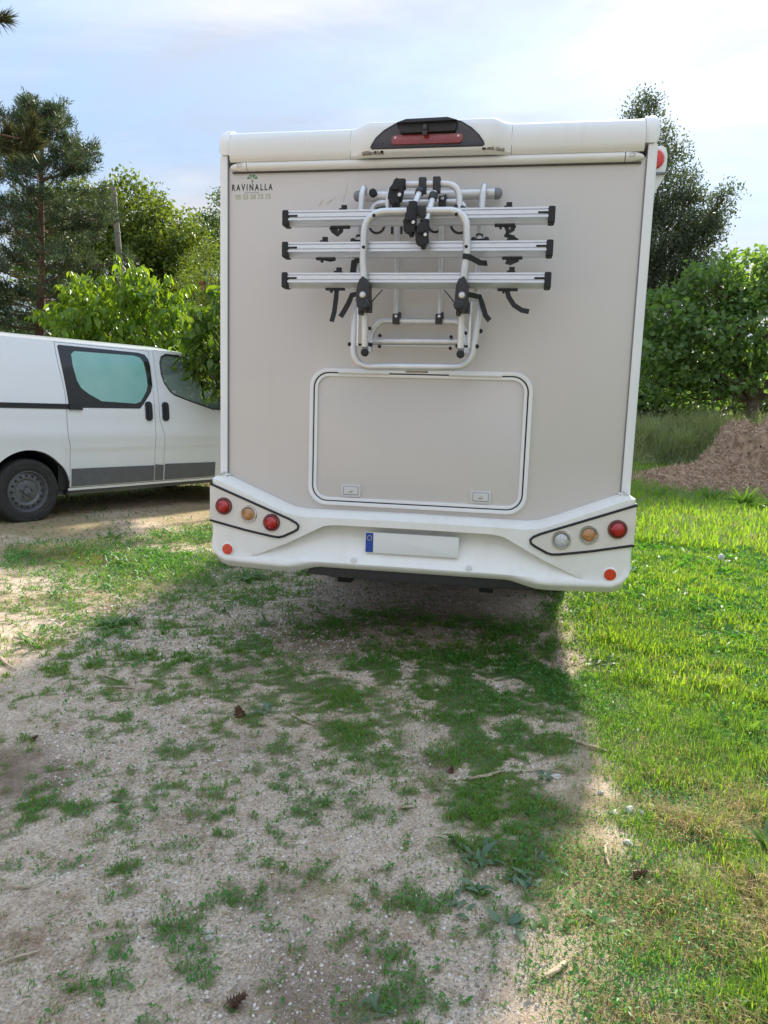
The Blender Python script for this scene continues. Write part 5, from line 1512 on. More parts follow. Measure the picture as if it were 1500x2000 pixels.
# pine
def pine(base, H, seed, label, whorls, rmax, tuft_n=34, leanv=(0.3, 0.0), sc=1.0):
    rg = rng_of(seed)
    T = empty('pine_tree', base, label, 'tree')
    b = Vector(base)
    ax = lambda t: b + Vector((leanv[0] * t + 0.10 * math.sin(t * 5), leanv[1] * t, H * t))
    tb = [([ax(t) for t in np.linspace(-0.03, 1, 12)], [0.17 * sc * (1 - 0.86 * max(0, t)) + 0.015 for t in np.linspace(-0.03, 1, 12)])]
    tufts, dirs = [], []
    for wv in range(whorls):
        t = 0.26 + 0.73 * (wv / (whorls - 1)) ** 0.95
        nb = rg.integers(4, 7)
        a0 = rg.random() * 6.28
        for k in range(nb):
            a = a0 + 6.283 * k / nb + rg.normal() * 0.25
            prof = (rmax * (1.0 - (max(0, t - 0.30) / 0.72) ** 2.0) * (0.55 + 0.65 * rg.random()) + 0.45) * (1.0 if rg.random() < 0.82 else 0.5)
            st = ax(t); slope = -0.12 + 0.75 * (t - 0.3) + 0.12 * rg.normal()
            d = Vector((math.cos(a), math.sin(a), slope)).normalized()
            e = st + d * prof + Vector((0, 0, 0.10 * prof))
            lb = limb(st, e, 0.038 * sc * (1.15 - t), 0.008, rg, 5, 0.05); tb.append(lb)
            nt_ = int(4 + 12 * prof / rmax)
            for q in range(nt_):
                u = 0.35 + 0.68 * (q + rg.random()) / nt_
                i = min(4, int(u * 5)); p = Vector(lb[0][i]).lerp(Vector(lb[0][min(5, i + 1)]), min(1.0, u * 5 - i))
                sidev = Vector((-d.y, d.x, 0)) * (rg.normal() * 0.34 * prof * (1.08 - u * 0.7))
                off = sidev + Vector((0, 0, abs(rg.normal()) * 0.14))
                if off.length > 0.15: tb.append(([p, p + off * 0.9], [0.010, 0.005]))
                tufts.append(p + off); dirs.append((d * 0.6 + off.normalized() * 0.6 + Vector((0, 0, 0.35))).normalized())
    for q in range(14):          # one long limb reaching out to the side
        st, e = ax(0.80), ax(0.80) + Vector((2.05, -0.2, 0.25)); u = 0.35 + 0.65 * q / 13
        if q == 0: tb.append(limb(st, e, 0.04, 0.01, rg, 5, 0.02))
        tufts.append(st.lerp(e, u) + Vector((rg.normal() * .08, rg.normal() * .15, abs(rg.normal()) * 0.22 * u))); dirs.append(Vector((0.7, 0, 0.6)).normalized())
    for q in range(10):
        tufts.append(ax(0.93 + 0.08 * q / 9)); dirs.append(Vector((rg.normal() * .3, rg.normal() * .3, 1)).normalized())
    branch_mesh('trunk', M['pinebark'], T, tb, 6)
    TF = np.array([list(p) for p in tufts]); DF = np.array([list(d) for d in dirs])
    n = len(TF) * tuft_n; cid = np.repeat(np.arange(len(TF)), tuft_n)
    P = TF[cid] + rg.normal(size=(n, 3)) * 0.075 * sc
    D = unit(DF[cid] * 0.75 + rg.normal(size=(n, 3)) * 0.75)
    Nn = unit(rg.normal(size=(n, 3))); Nn = unit(Nn - D * (Nn * D).sum(1, keepdims=True))
    L = 0.15 * sc * (0.7 + 0.6 * rg.random(n))
    V, F, TT = leaf_quads(P, D, Nn, L, L * 0.16, np.clip(rg.random(len(TF))[cid] * 0.7 + 0.3 * rg.random(n), 0, 1), 0.05)
    o = mesh_obj('crown', fast_mesh('crown', V, F, TT), LM['needle'], T, False); o['kind'] = 'stuff'
    return T
pine((-15.35, 18.0, gz(-15.35, 18)), 9.5, 204, 'tall pine with a bare reddish trunk behind the van', 16, 2.8, 62, (0.85, 0.0), 1.15)
# utility pole
UP = empty('utility_pole', (-14.3, 22, gz(-14.3, 22)), 'weathered wooden utility pole standing among the trees', 'utility pole')
z0 = gz(-14.3, 22)
def f(bm): tube(bm, [(-14.1, 22, z0 - 0.3), (-14.38, 22, 6.9), (-14.57, 22, 9.36)], [0.13, 0.11, 0.095], 14)
part('pole', 'wood', f, UP)
def f(bm):
    for z in (9.05, 7.7): lathe(bm, [(0.112, 0), (0.118, 0.01), (0.118, 0.05), (0.112, 0.06)], (-14.56 + (9.36 - z) * 0.075, 22, z), (0, 0, 1), 14)
part('band', 'greycap', f, UP)
def f(bm):
    tube(bm, [(-14.62, 21.85, 9.22), (-14.80, 21.8, 9.27)], 0.02, 8); lathe(bm, [(0.02, 0), (0.04, 0.02), (0.04, 0.06), (0.02, 0.10), (0, 0.11)], (-14.82, 21.8, 9.22), (0, 0, 1), 12)
part('insulator', 'greycap', f, UP)
W_ = [Vector((-14.82, 21.8, 9.30)).lerp(Vector((-34, 21, 9.6)), t) - Vector((0, 0, 0.7 * math.sin(math.pi * t))) for t in np.linspace(0, 1, 20)]
bm = bmesh.new(); tube(bm, W_, 0.012, 5)
tag(build('overhead_wire', bm, M['rubber']), 'thin overhead wire strung left from the wooden utility pole', 'wire')
# cherry trees
PR1 = [leaf_proto('leaf', LM['cherry'], 1, 0.46, t) for t in (0.2, 0.5, 0.8)]
PR2 = [leaf_proto('leaf', LM['cherry2'], 1, 0.50, t) for t in (0.2, 0.6, 0.9)]
z0 = gz(-8.8, 12.2)
tree('cherry_tree', 'bright green cherry tree with drooping leaves above the van roof', (-8.8, 12.2, z0),
     [(-9.35, 12, 3.95, .45, .6, .40), (-8.55, 12.1, 4.20, .30, .5, .35), (-7.75, 12, 3.85, .45, .6, .30), (-9.85, 12, 3.30, .55, .7, .35), (-8.9, 11.8, 3.3, .85, .8, .55), (-7.75, 12, 3.2, .60, .7, .50), (-8.6, 12.2, 2.6, 1.5, .8, .55)],
     LM['cherry'], M['bark'], 80, 18, 0.14, 0.235, 0.38, 301, 0.06, droop=1.3, up=0.3, singles=290, protos=PR1, shoot=(210, 17, 0.75, 0.75))
z0 = gz(-2.35, 5.2)
NC = tree('cherry_tree', 'darker young cherry tree pressed against the left wall of the motorhome', (-2.6, 5.0, z0),
     [(-3.22, 4.6, 2.52, .17, .3, .16), (-3.06, 4.6, 2.72, .10, .3, .10), (-3.12, 4.5, 2.18, .20, .3, .24), (-3.14, 4.55, 1.86, .15, .3, .16), (-3.02, 4.6, 1.58, .10, .25, .07), (-3.42, 4.6, 2.52, .07, .2, .06), (-3.40, 4.6, 2.15, .10, .2, .16), (-3.36, 4.6, 1.90, .08, .2, .10), (-2.7, 4.8, 2.2, .35, .4, .6)],
     LM['cherry2'], M['bark'], 70, 9, 0.07, 0.140, 0.46, 302, 0.03, fork=(-2.75, 4.9, 1.3), droop=1.2, up=0.3, singles=290, protos=PR2, shoot=(90, 9, 0.28, 0.6))
rg = rng_of(9)
o = leaf_parts(NC, [leaf_proto('young_leaf', M['fruit'], 1, 0.45)], np.array([(-3.16, 4.3, 2.86)] * 14) + rg.normal(size=(14, 3)) * 0.02, unit(rg.normal(size=(14, 3)) + np.array([0, 0, -0.8])), unit(rg.normal(size=(14, 3))), np.full(14, 0.06), 'young_leaf')
# near pine outside the left edge, whose twigs reach into the picture
NPT = empty('pine_tree', (-6.0, 0.6, gz(-6.0, 0.6)), 'near pine whose blurred twig tips reach in at the left edge', 'tree')
rg = rng_of(55)
tb = [limb((-6.0, 0.6, -0.1), (-6.1, 0.7, 7.0), 0.16, 0.04, rg, 7, 0.01)]
tips = []
for (a, b_) in (((-6.02, .65, 3.1), (-3.78, 2.0, 3.68)), ((-4.6, 1.6, 3.45), (-4.15, 2.0, 3.45)), ((-6.05, .65, 4.0), (-3.98, 2.0, 4.66)), ((-6.05, .65, 4.6), (-7.6, 1.4, 5.2)), ((-6.05, .65, 5.4), (-6.4, -0.6, 6.0)), ((-6.08, .68, 6.2), (-5.2, 0.9, 6.7)), ((-6, .6, 3.4), (-7.4, .2, 3.7))):
    lb = limb(a, b_, 0.03, 0.008, rg, 5, 0.03); tb.append(lb)
    e = Vector(b_) - Vector(a)
    tips += [(Vector(b_), e.normalized())] + [(Vector(a).lerp(Vector(b_), t), e.normalized()) for t in (0.9, 0.8, 0.7, 0.6)]
tips += [(Vector((-3.80, 2.0, 3.60)), Vector((0.6, 0.1, -0.1))), (Vector((-3.86, 2.0, 3.62)), Vector((0.1, 0.1, 0.8))), (Vector((-3.70, 2.0, 3.78)), Vector((0.12, 0, 1))), (Vector((-3.74, 2.0, 3.70)), Vector((0.3, 0.1, 1))), (Vector((-3.72, 2.0, 3.62)), Vector((0.8, 0.1, 0.5))), (Vector((-3.78, 2.0, 3.66)), Vector((-0.3, 0.1, 1))), (Vector((-3.93, 2.0, 3.72)), Vector((0.12, 0, 1))), (Vector((-3.98, 2.0, 3.66)), Vector((0.1, 0, 0.9))), (Vector((-3.99, 2.02, 3.60)), Vector((0.7, 0.0, 0.3))), (Vector((-4.08, 2.0, 3.60)), Vector((0.5, 0.1, 0.6)))]
branch_mesh('trunk', M['pinebark'], NPT, tb, 8)
TF = np.array([list(p) for p, d in tips]); DF = unit(np.array([list(d) for p, d in tips]))
n = len(TF) * 130; cid = np.repeat(np.arange(len(TF)), 130)
P = TF[cid] + DF[cid] * (rg.random((n, 1)) - 0.6) * 0.10
D = unit(DF[cid] * 1.1 + rg.normal(size=(n, 3)) * 0.55)
Nn = unit(rg.normal(size=(n, 3))); Nn = unit(Nn - D * (Nn * D).sum(1, keepdims=True))
L = 0.125 * (0.7 + 0.6 * rg.random(n))
V, F, TT = leaf_quads(P, D, Nn, L, np.full(n, 0.0045), rg.random(n), 0.05)
o = mesh_obj('crown', fast_mesh('crown', V, F, TT), LM['needle2'], NPT, False); o['kind'] = 'stuff'
# right side: tall evergreen, mulberry, bushes
z0 = gz(5.2, 21)
tree('evergreen_tree', 'tall dark evergreen rising behind the right edge of the motorhome', (4.6, 21, z0),
     [(3.95, 20.5, 10.75, .50, .6, .55), (4.25, 20.5, 9.7, .85, .9, .95), (4.6, 20.5, 8.5, 1.2, 1.2, 1.2), (5.6, 20.5, 7.7, .85, .9, .85), (6.55, 20.4, 8.15, .36, .45, .40), (6.05, 20.4, 7.45, .5, .6, .45), (4.8, 20.5, 7.0, 1.75, 1.5, 1.3), (5.5, 20.6, 5.9, 1.45, 1.4, 1.2), (3.5, 20.5, 6.5, 1.7, 1.4, 1.8), (4.5, 20.6, 4.6, 2.3, 1.4, 1.6)],
     LM['oak'], M['bark'], 900, 62, 0.17, 0.095, 0.5, 401, 0.22, fork=(4.5, 20.8, 4.2), shell=0.35)
PR3 = [leaf_proto('leaf', LM['mulberry'], 1, 0.80, t) for t in (0.15, 0.5, 0.85)]
z0 = gz(7.35, 18.4)
tree('mulberry_tree', 'round broad-leaved tree standing behind the brown mulch heap', (7.35, 18.4, z0),
     [(4.99, 18.2, 4.34, .95, .9, .85), (5.99, 18.2, 5.07, .95, .9, .80), (7.04, 18.2, 5.33, 1.1, 1.0, .80), (8.29, 18.2, 5.28, 1.1, 1.0, .80), (4.62, 18.2, 3.45, .75, .8, .65), (5.88, 17.9, 3.81, 1.2, .9, .85), (7.25, 17.8, 4.02, 1.3, .9, .95), (8.61, 18.2, 3.92, 1.2, 1, 1.0), (5.46, 18.2, 2.82, .9, .7, .45), (7.04, 18.1, 3.03, .9, .7, .35), (4.73, 18.4, 2.40, .7, .6, .45), (5.78, 18.6, 2.03, .8, .6, .45), (8.82, 18.2, 2.66, 1.0, .7, .6), (6.41, 17.6, 2.60, .8, .4, .35)],
     LM['mulberry'], M['bark'], 640, 18, 0.19, 0.175, 0.80, 402, 0.21, fork=(7.3, 18.3, 2.1), droop=0.35, up=0.9, singles=290, protos=PR3, shell=0.72)
for i, (x, y, h, w, lab) in enumerate(((4.0, 20.4, 2.9, 1.1, 'dark bush close to the right edge of the motorhome'), (5.6, 20.6, 2.6, 1.2, 'dark bush under the mulberry crown'), (8.1, 20.8, 2.4, 1.5, 'dark bush behind the mulberry trunk'), (10.4, 20.6, 3.0, 1.8, 'bush at the far right beyond the mulch heap'))):
    z = gz(x, y)
    tree('bush', lab, (x, y, z), [(x, y, z + h * .60, w, .9, h * .42), (x - w * .4, y, z + h * .35, w * .8, .8, h * .33), (x + w * .4, y, z + h * .35, w * .8, .8, h * .33)],
         LM['dark'], M['bark'], 230, 46, 0.17, 0.12, 0.55, 420 + i, 0.06, cat='bush', group='bushes at the back on the right')
# a belt of far wood closing the horizon
rg = rng_of(77)
n = 5200
a = np.radians(-75 + 150 * rg.random(n)); R0 = 52 + 14 * rg.random(n)
hh = (3.2 + 4.0 * fbm(np.degrees(a) * 0.16, a * 0, 5, 3)) * rg.random(n) ** 0.7
C = np.stack([R0 * np.sin(a), R0 * np.cos(a), terrain(R0 * np.sin(a), R0 * np.cos(a)) + hh], 1)
P, D, Nn, Ls, Ws, tint = leaves_from(C, np.tile([0, -0.6, 0.8], (n, 1)), 14, 0.55, 0.5, 0.6, rg)
V, F, TT = leaf_quads(P, D, Nn, Ls, Ws, tint, 0.15)
tag(mesh_obj('far_wood', fast_mesh('far_wood', V, F, TT), LM['dark'], None, False), 'far belt of woodland closing the horizon behind the trees', 'woodland', kind='stuff')
# tall unmown grass in front of the bushes
n = 30000
x = 2.2 + 9.0 * RNG.random(n); y = 15.3 + 3.0 * RNG.random(n)
h = (0.80 + 1.0 * fbm(x * 1.2, y * 1.2, 95, 3)) * (0.5 + 0.7 * RNG.random(n)) * sstep(15.0, 16.6, y)
V, F, T_ = blades(x, y, h + 0.05, 0.012 + 0.014 * RNG.random(n), np.clip(1.6 * fbm(x * 1.8, y * 1.8, 97, 3) - 0.4 + 0.5 * RNG.random(n), 0, 1), 0.6)
lx, ly = x[:9000], y[:9000]
P = np.stack([lx, ly, terrain(lx, ly) + (h[:9000]) * (0.5 + 0.5 * RNG.random(9000))], 1)
D = unit(RNG.normal(size=(9000, 3)) + np.array([0, 0, 0.5])); Nn = unit(RNG.normal(size=(9000, 3))); Nn = unit(Nn - D * (Nn * D).sum(1, keepdims=True))
V2, F2, T2 = leaf_quads(P, D, Nn, 0.06 + 0.08 * RNG.random(9000), np.full(9000, 0.03), 0.4 + 0.6 * RNG.random(9000))
tri = np.concatenate([F, F2 + len(V)])
tag(mesh_obj('tall_grass', fast_mesh('tall_grass', np.concatenate([V, V2]), tri, np.concatenate([T_, T2])), LM['tall'], None, False), 'tall unmown grey-green grass in front of the dark bushes', 'tall grass', kind='stuff')
# mulch heap
HX, HY = 6.75, 12.9
def heap_h(x, y):
    dx, dy = (x - HX), (y - HY)
    r = np.hypot(dx / 2.0, dy / 1.75)
    rr_ = np.clip(r * (0.93 + 0.20 * (fbm(x * 1.3, y * 1.3, 7, 3) - 0.3)), 0, 1)
    core = 1.30 * np.sqrt(np.clip(1 - rr_ ** 2.6, 0, 1))
    skirt = 0.74 * np.clip(1 - np.hypot((x - 5.4) / 2.7, (y - 12.2) / 1.9), 0, 1) ** 1.1
    ledge = 0.26 * sstep(0.52, 0.58, fbm(x * 1.7, y * 1.7 + core * 2.0, 12, 3)) * sstep(0.25, 0.6, core)
    h = np.maximum(core, skirt) + ledge
    h = h + (0.26 * (fbm(x * 2.6, y * 2.6, 8, 4) - 0.5) + 0.09 * (fbm(x * 13, y * 13, 10, 3) - 0.5)) * sstep(0.02, 0.3, h)
    return h
hx, hy = np.meshgrid(np.linspace(2.6, 9.6, 190), np.linspace(9.9, 15.6, 150))
hz = heap_h(hx, hy)
zz_ = terrain(hx, hy) - 0.06 + hz
vs = np.stack([hx, hy, zz_], -1).reshape(-1, 3); idx = np.arange(vs.shape[0]).reshape(hx.shape)
fs = np.stack([idx[:-1, :-1], idx[:-1, 1:], idx[1:, 1:], idx[1:, :-1]], -1).reshape(-1, 4)
keepf = hz.ravel()[fs].max(1) > 0.015
MU = mk('brown_mulch', (0.19, 0.115, 0.075), 0.95, scale=7, detail=8, c2=(0.50, 0.34, 0.23), bmp=0.9, bscale=28)
HP = mesh_obj('mulch_heap', fast_mesh('mulch_heap', vs, fs[keepf]), MU, None, True, 70)
tag(HP, 'big heap of brown shredded mulch at the right edge of the lawn', 'heap')
n = 48000
x = 2.7 + 5.6 * RNG.random(n); y = 10.0 + 4.2 * RNG.random(n); hh = heap_h(x, y)
k = (hh > 0.03) | (RNG.random(n) < 0.02); x, y, hh = x[k], y[k], hh[k]; n = len(x)
P = np.stack([x, y, terrain(x, y) - 0.05 + hh], 1)
D = unit(RNG.normal(size=(n, 3)) * np.array([1, 1, 0.6])); Nn = unit(RNG.normal(size=(n, 3)) * 0.5 + np.array([0, -0.5, 1])); Nn = unit(Nn - D * (Nn * D).sum(1, keepdims=True))
L = 0.05 + 0.09 * RNG.random(n)
V, F, T_ = leaf_quads(P, D, Nn, L, 0.008 + 0.012 * RNG.random(n), RNG.random(n), 0.05)
SM = leaf_mat('mulch_shred', (0.26, 0.155, 0.095), (0.74, 0.55, 0.38), 0.1, (1, 1, 1), 0.85)
o = mesh_obj('shreds', fast_mesh('shreds', V, F, T_), SM, HP, False); o['kind'] = 'stuff'
# strappy plants growing at the foot of the heap
def strappy(x, y, label, n, L, wd, seed, mat=None, name='leafy_weed', group='strap-leaved weeds at the foot of the heap'):
    rg = rng_of(seed); z = gz(x, y) if HX - 4 > x else gz(x, y)
    T = empty(name, (x, y, z), label, 'weed', group)
    me = leaf_proto('leaf', mat or LM['weed'], 1, wd, 0.3 + 0.6 * rg.random())
    az = rg.random(n) * 6.283; el = 0.25 + 1.0 * rg.random(n)
    D = np.stack([np.cos(az) * np.cos(el), np.sin(az) * np.cos(el), np.sin(el)], 1)
    Nn = np.stack([-np.cos(az) * np.sin(el), -np.sin(az) * np.sin(el), np.cos(el)], 1)
    P = np.array([x, y, z]) + np.stack([np.cos(az), np.sin(az), np.zeros(n)], 1) * 0.10 * rg.random((n, 1)) * L / 0.5
    leaf_parts(T, [me], P, D, Nn, L * (0.5 + 0.7 * rg.random(n)))
    return T
strappy(4.55, 9.2, 'lush strap-leaved weed growing in front of the mulch heap', 64, 0.42, 0.10, 501)
strappy(5.15, 9.0, 'broad leafy weed at the right end of the heap foot', 70, 0.40, 0.18, 502)
strappy(4.1, 9.6, 'low green weed where the heap tapers into the lawn', 26, 0.32, 0.12, 503)
strappy(3.3, 9.9, 'small pale tuft at the thin left tip of the heap', 20, 0.24, 0.08, 504)
strappy(1.68, -0.55, 'upright single yellow-green leaf plant standing in the lawn', 6, 0.13, 0.20, 505, name='leafy_weed', group=None)
strappy(1.45, -1.52, 'dark green dock plant in the long grass at the right edge', 10, 0.10, 0.26, 506, group=None)
strappy(1.36, -1.70, 'glossy light leaf rosette at the lower right edge', 8, 0.09, 0.42, 507, group=None)
# low rosettes in the yard
def rosette(x, y, label, n, L, seed, mat='weed', wd=0.32, group='broad-leaved rosettes on the yard soil'):
    rg = rng_of(seed); z = gz(x, y) + 0.003
    T = empty('weed_rosette', (x, y, z), label, 'weed', group)
    me = [leaf_proto('leaf', LM[mat], 1, wd, t) for t in (0.2, 0.8)]
    az = rg.random(n) * 6.283; el = 0.10 + 0.7 * rg.random(n) ** 1.5
    D = np.stack([np.cos(az) * np.cos(el), np.sin(az) * np.cos(el), np.sin(el)], 1)
    Nn = np.stack([-np.cos(az) * np.sin(el), -np.sin(az) * np.sin(el), np.cos(el)], 1) + rg.normal(size=(n, 3)) * 0.15
    Nn = unit(Nn - D * (Nn * D).sum(1, keepdims=True))
    P = np.array([x, y, z]) + np.stack([np.cos(az), np.sin(az), np.zeros(n)], 1) * 0.02 * rg.random((n, 1)) + np.stack([rg.normal(size=n), rg.normal(size=n), np.zeros(n)], 1) * L * 0.35
    leaf_parts(T, me, P, D, Nn, L * (0.55 + 0.6 * rg.random(n)))
for i, (x, y, n, L, mat, wd, lab) in enumerate((
    (0.485, -1.765, 12, 0.075, 'greyweed', 0.34, 'largest grey-green rosette in the camper shadow, by the dry grass'),
    (0.40, -1.69, 14, 0.060, 'weed', 0.26, 'jagged dark rosette just above the largest grey-green one'),
    (0.475, -1.925, 9, 0.058, 'greyweed', 0.36, 'flat grey-green rosette below the largest one'),
    (0.63, -1.86, 12, 0.062, 'greyweed', 0.34, 'grey-green rosette among grass right of the bare track'),
    (0.68, -1.75, 10, 0.052, 'greyweed', 0.34, 'small bluish rosette beside the dry grass edge'),
    (0.44, -2.03, 7, 0.050, 'greyweed', 0.40, 'spread rosette with few leaves on bare soil'),
    (0.56, -2.06, 6, 0.058, 'greyweed', 0.46, 'round-leaved seedling with two big leaves on soil'),
    (0.70, -2.05, 6, 0.052, 'weed', 0.44, 'round-leaved seedling next to the straw patch'),
    (0.82, -1.99, 5, 0.060, 'weed', 0.52, 'green heart-leaved seedling in the straw'),
    (0.72, -1.18, 9, 0.050, 'greyweed', 0.36, 'low rosette beside the white stones'),
    (-1.60, 1.66, 26, 0.15, 'weed', 0.20, 'bushy dandelion clump just behind the left bumper corner'),
    (-2.02, 2.05, 16, 0.14, 'weed', 0.22, 'leafy clump in the shade beside the left bumper edge'),
    (-1.98, 0.14, 22, 0.11, 'weed', 0.24, 'bright sunlit dandelion clump on the left of the yard'),
    (-2.22, -0.22, 18, 0.11, 'weed', 0.24, 'sunlit rosette at the left edge below the bright clump'),
    (-1.46, 0.66, 14, 0.09, 'weed', 0.24, 'mid-size rosette between the left clumps and the bumper'),
    (-1.06, 0.50, 12, 0.09, 'weed', 0.24, 'rosette in the edge of the camper shadow'),
    (-1.46, -0.40, 11, 0.075, 'weed', 0.26, 'small rosette with pointed leaves on stony soil'),
    (-1.74, -0.48, 9, 0.085, 'weed', 0.30, 'upright broad-leaved sprout on stony soil at left'),
    (-1.90, 0.28, 14, 0.10, 'weed', 0.22, 'dark rosette behind the bright sunlit clump'),
    (-0.58, -0.87, 12, 0.070, 'greyweed', 0.24, 'grey-green sprawling weed next to the pine cone'),
    (-0.80, -1.74, 5, 0.050, 'weed', 0.50, 'two-leaved green seedling alone on pale gravel'),
    (0.53, -1.30, 10, 0.045, 'weed', 0.26, 'small rosette between the two bark strips'),
    (0.25, -2.44, 9, 0.040, 'greyweed', 0.36, 'grey rosette near the bottom of the yard'),
    (1.10, 0.25, 10, 0.10, 'weed', 0.30, 'broad-leaved weed at the edge of the camper shadow'),
    (-2.75, 1.55, 20, 0.13, 'weed', 0.22, 'wide weed clump between the van and the yard'),
    (-3.25, 2.35, 22, 0.14, 'weed', 0.20, 'weed clump nearest to the rear wheel of the van'),
    (1.95, 0.95, 9, 0.10, 'weed', 0.36, 'yellow-green broad leaves in the sunny lawn'),
    (2.75, 3.6, 12, 0.14, 'weed', 0.36, 'dark leafy weed in the lawn before the heap'))):
    rosette(x, y, lab, n, L, 600 + i, mat, wd)
# dandelion clock
DC = empty('dandelion_clock', (2.55, 3.2, gz(2.55, 3.2)), 'white dandelion seed head standing in the sunny lawn', 'flower')
z0 = gz(2.55, 3.2)
def f(bm): tube(bm, [(2.55, 3.2, z0), (2.552, 3.19, z0 + 0.15)], 0.004, 6)
part('stem', LM['weed'], f, DC)
def f(bm):
    rg = rng_of(4)
    for d in unit(rg.normal(size=(90, 3))):
        q = Vector((2.552, 3.19, z0 + 0.165)); e = q + Vector(d) * 0.03
        tube(bm, [q, e], [0.0008, 0.004], 4, caps=True)
part('seed_head', 'trim', f, DC)
# pine cones
def cone(x, y, s, label, seed, tilt):
    rg = rng_of(seed); z = gz(x, y)
    T = empty('pine_cone', (x, y, z), label, 'pine cone', 'pine cones on the ground')
    axd = Vector((math.cos(tilt), math.sin(tilt), 0.45)).normalized()
    c0 = Vector((x, y, z + s * 0.36))
    bm = bmesh.new(); tube(bm, [c0 - axd * s * .5, c0 + axd * s * .45], [s * .22, s * .1], 8)
    build('core', bm, M['cone'], T)
    me = leaf_proto('scale', M['cone'], 1, 0.75)
    P, D, Nn, L = [], [], [], []
    u = axd.orthogonal().normalized(); v = axd.cross(u)
    for k in range(44):
        t = k / 43; a = k * 2.39996
        r = u * math.cos(a) + v * math.sin(a)
        P.append(list(c0 + axd * (s * (t - 0.5) * 0.95) + r * s * 0.10)); d = (r + axd * (0.35 + 0.7 * t)).normalized(); D.append(list(d))
        n_ = (axd - d * axd.dot(d)).normalized(); Nn.append(list(n_)); L.append(s * (0.42 - 0.26 * t) * 1.0)
    leaf_parts(T, [me], np.array(P), np.array(D), np.array(Nn), L, 'scale')
cone(-0.68, -0.92, 0.062, 'open brown pine cone lying beside a grey-green weed', 1, 2.2)
cone(-0.075, -2.485, 0.05, 'reddish pine cone at the very bottom of the yard', 2, 0.6)
cone(0.345, -1.21, 0.030, 'small dark pine cone on the bare track', 3, 1.4)
cone(0.99, -1.76, 0.050, 'broken pine cone half buried in straw', 4, 0.2)
cone(-1.44, -1.35, 0.034, 'small pine cone on the stony left side', 5, 1.0)
# bark strips and twigs
def stick(p0, p1, w, label, seed, bow=0.02, name='stick', cat='stick', mat='stick'):
    rg = rng_of(seed)
    n = 8; w = w * 0.8; a, b_ = Vector((p0[0], p0[1], 0)), Vector((p1[0], p1[1], 0))
    sd = (b_ - a).normalized().cross(Vector((0, 0, 1)))
    pts = []
    for k in range(n + 1):
        q = a.lerp(b_, k / n) + sd * (bow * math.sin(math.pi * k / n) + rg.normal() * 0.002)
        q.z = gz(q.x, q.y) + w * 0.5 + 0.004 + 0.004 * math.sin(math.pi * k / n); pts.append(q)
    bm = bmesh.new(); tube(bm, pts, [w * (0.5 + 0.6 * math.sin(math.pi * (0.12 + 0.76 * k / n)) * (0.85 + 0.3 * rg.random())) for k in range(n + 1)], 7, flat=0.55)
    tag(build(name, bm, M[mat]), label, cat, 'bark strips and twigs on the ground')
stick((0.395, -1.275), (0.545, -1.155), 0.010, 'pale bark strip lying left of the white stones', 1)
stick((0.84, -0.775), (1.005, -0.865), 0.011, 'thick bark strip at the edge of the sunlit grass', 2, 0.005)
stick((0.175, -1.51), (0.235, -1.50), 0.006, 'short light stick in the grass by the bare track', 3, 0.004)
stick((0.63, -1.155), (0.80, -1.125), 0.006, 'thin curved twig above the white stones', 4, -0.02)
stick((0.665, -2.255), (0.735, -2.185), 0.009, 'pale wood splinter near the bottom of the yard', 5, 0.004)
stick((-2.28, -0.50), (-2.03, -0.68), 0.009, 'long thin stick at the left edge of the yard', 6, 0.01)
stick((-1.58, -0.64), (-1.40, -0.69), 0.007, 'thin straight twig on the left soil', 7, 0.004)
stick((-1.45, -0.80), (-1.31, -0.745), 0.007, 'forked dry stalk on the stony soil', 8, -0.006)
stick((-0.44, -0.855), (-0.305, -0.935), 0.008, 'brown twig lying right of the pine cone', 9, 0.004)
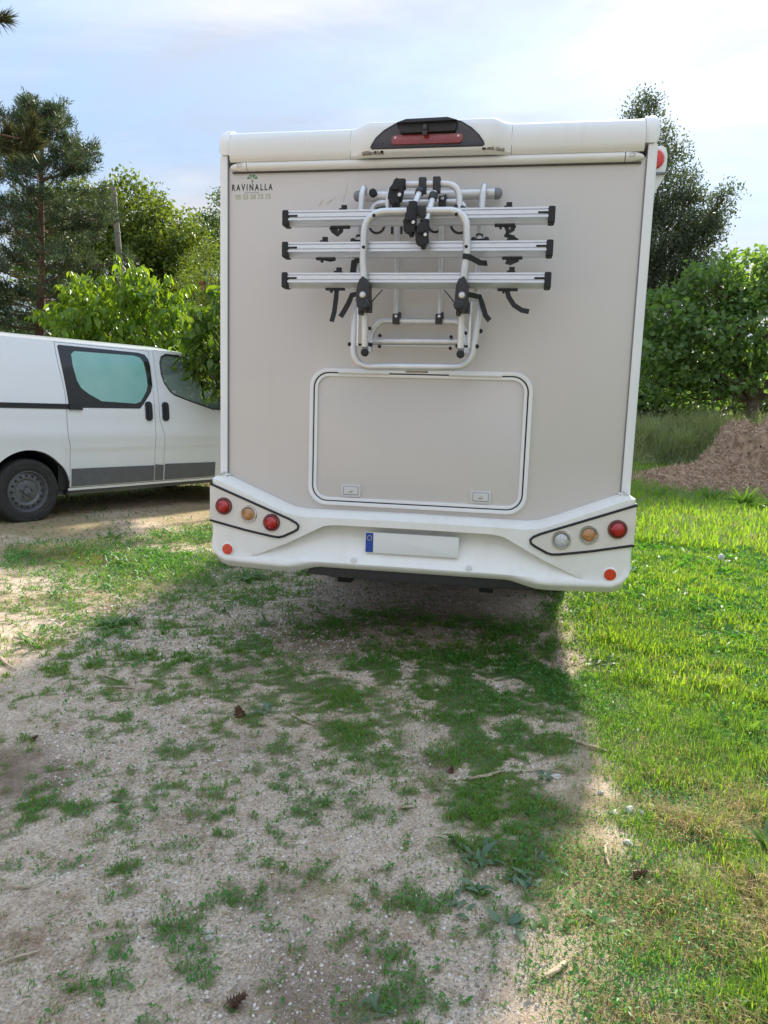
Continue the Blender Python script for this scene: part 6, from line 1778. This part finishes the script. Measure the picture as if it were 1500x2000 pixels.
stick((-0.895, -2.215), (-0.835, -2.205), 0.007, 'small orange-brown stick on the lower left gravel', 10, 0.003)
stick((-0.73, -2.51), (-0.645, -2.435), 0.005, 'slender straw stalk at the lower left corner', 11, 0.006)
stick((-0.875, -1.83), (-0.785, -1.925), 0.003, 'bent fine root on pale gravel', 12, 0.03)
stick((0.905, -1.59), (0.90, -1.72), 0.006, 'straight dry stem on the pale worn strip', 13, 0.003)
stick((0.93, -1.745), (1.10, -1.70), 0.004, 'thin dry stem crossing the straw by a cone', 14, 0.01)
# white stones
def stone(x, y, s, label, seed):
    rg = rng_of(seed); bm = bmesh.new()
    bmesh.ops.create_icosphere(bm, subdivisions=2, radius=s)
    k = rg.normal(size=(8, 3))
    for v in bm.verts:
        d = v.co.normalized(); q = 1 + 0.26 * sum(math.sin(3 * d.dot(Vector(kk)) + i) for i, kk in enumerate(k)) / 2.5
        v.co = Vector((d.x * 1.25, d.y * 0.9, d.z * 0.60)) * s * q
    bmesh.ops.rotate(bm, matrix=Matrix.Rotation(rg.random() * 6, 3, 'Z'), cent=(0, 0, 0), verts=bm.verts)
    bmesh.ops.translate(bm, vec=(x, y, gz(x, y) + s * 0.28), verts=bm.verts)
    tag(build('stone', bm, M['stone'], None, True, 22), label, 'stone', 'pale stones on the ground')
for i, (x, y, s, lab) in enumerate(((0.765, -1.165, 0.017, 'largest white stone under the thin curved twig'), (0.725, -1.150, 0.012, 'small round white stone touching the largest one'),
    (1.02, -1.345, 0.017, 'flat pale stone in the worn grass edge'), (0.965, -1.375, 0.014, 'small pale stone left of the flat one'), (1.065, -1.355, 0.012, 'small stone right of the flat pale one'),
    (0.985, -1.575, 0.014, 'squarish pale stone on the worn strip'), (1.11, -1.30, 0.011, 'little stone at the grass edge above the flat one'), (-0.235, -2.285, 0.009, 'round white pebble at the lower middle of the yard'),
    (-0.24, -2.262, 0.008, 'white pebble just above another pebble'), (-0.72, -1.62, 0.012, 'flat light stone on the left gravel'), (0.93, -1.245, 0.012, 'stone at the top of the pale worn strip'))):
    stone(x, y, s, lab, 700 + i)
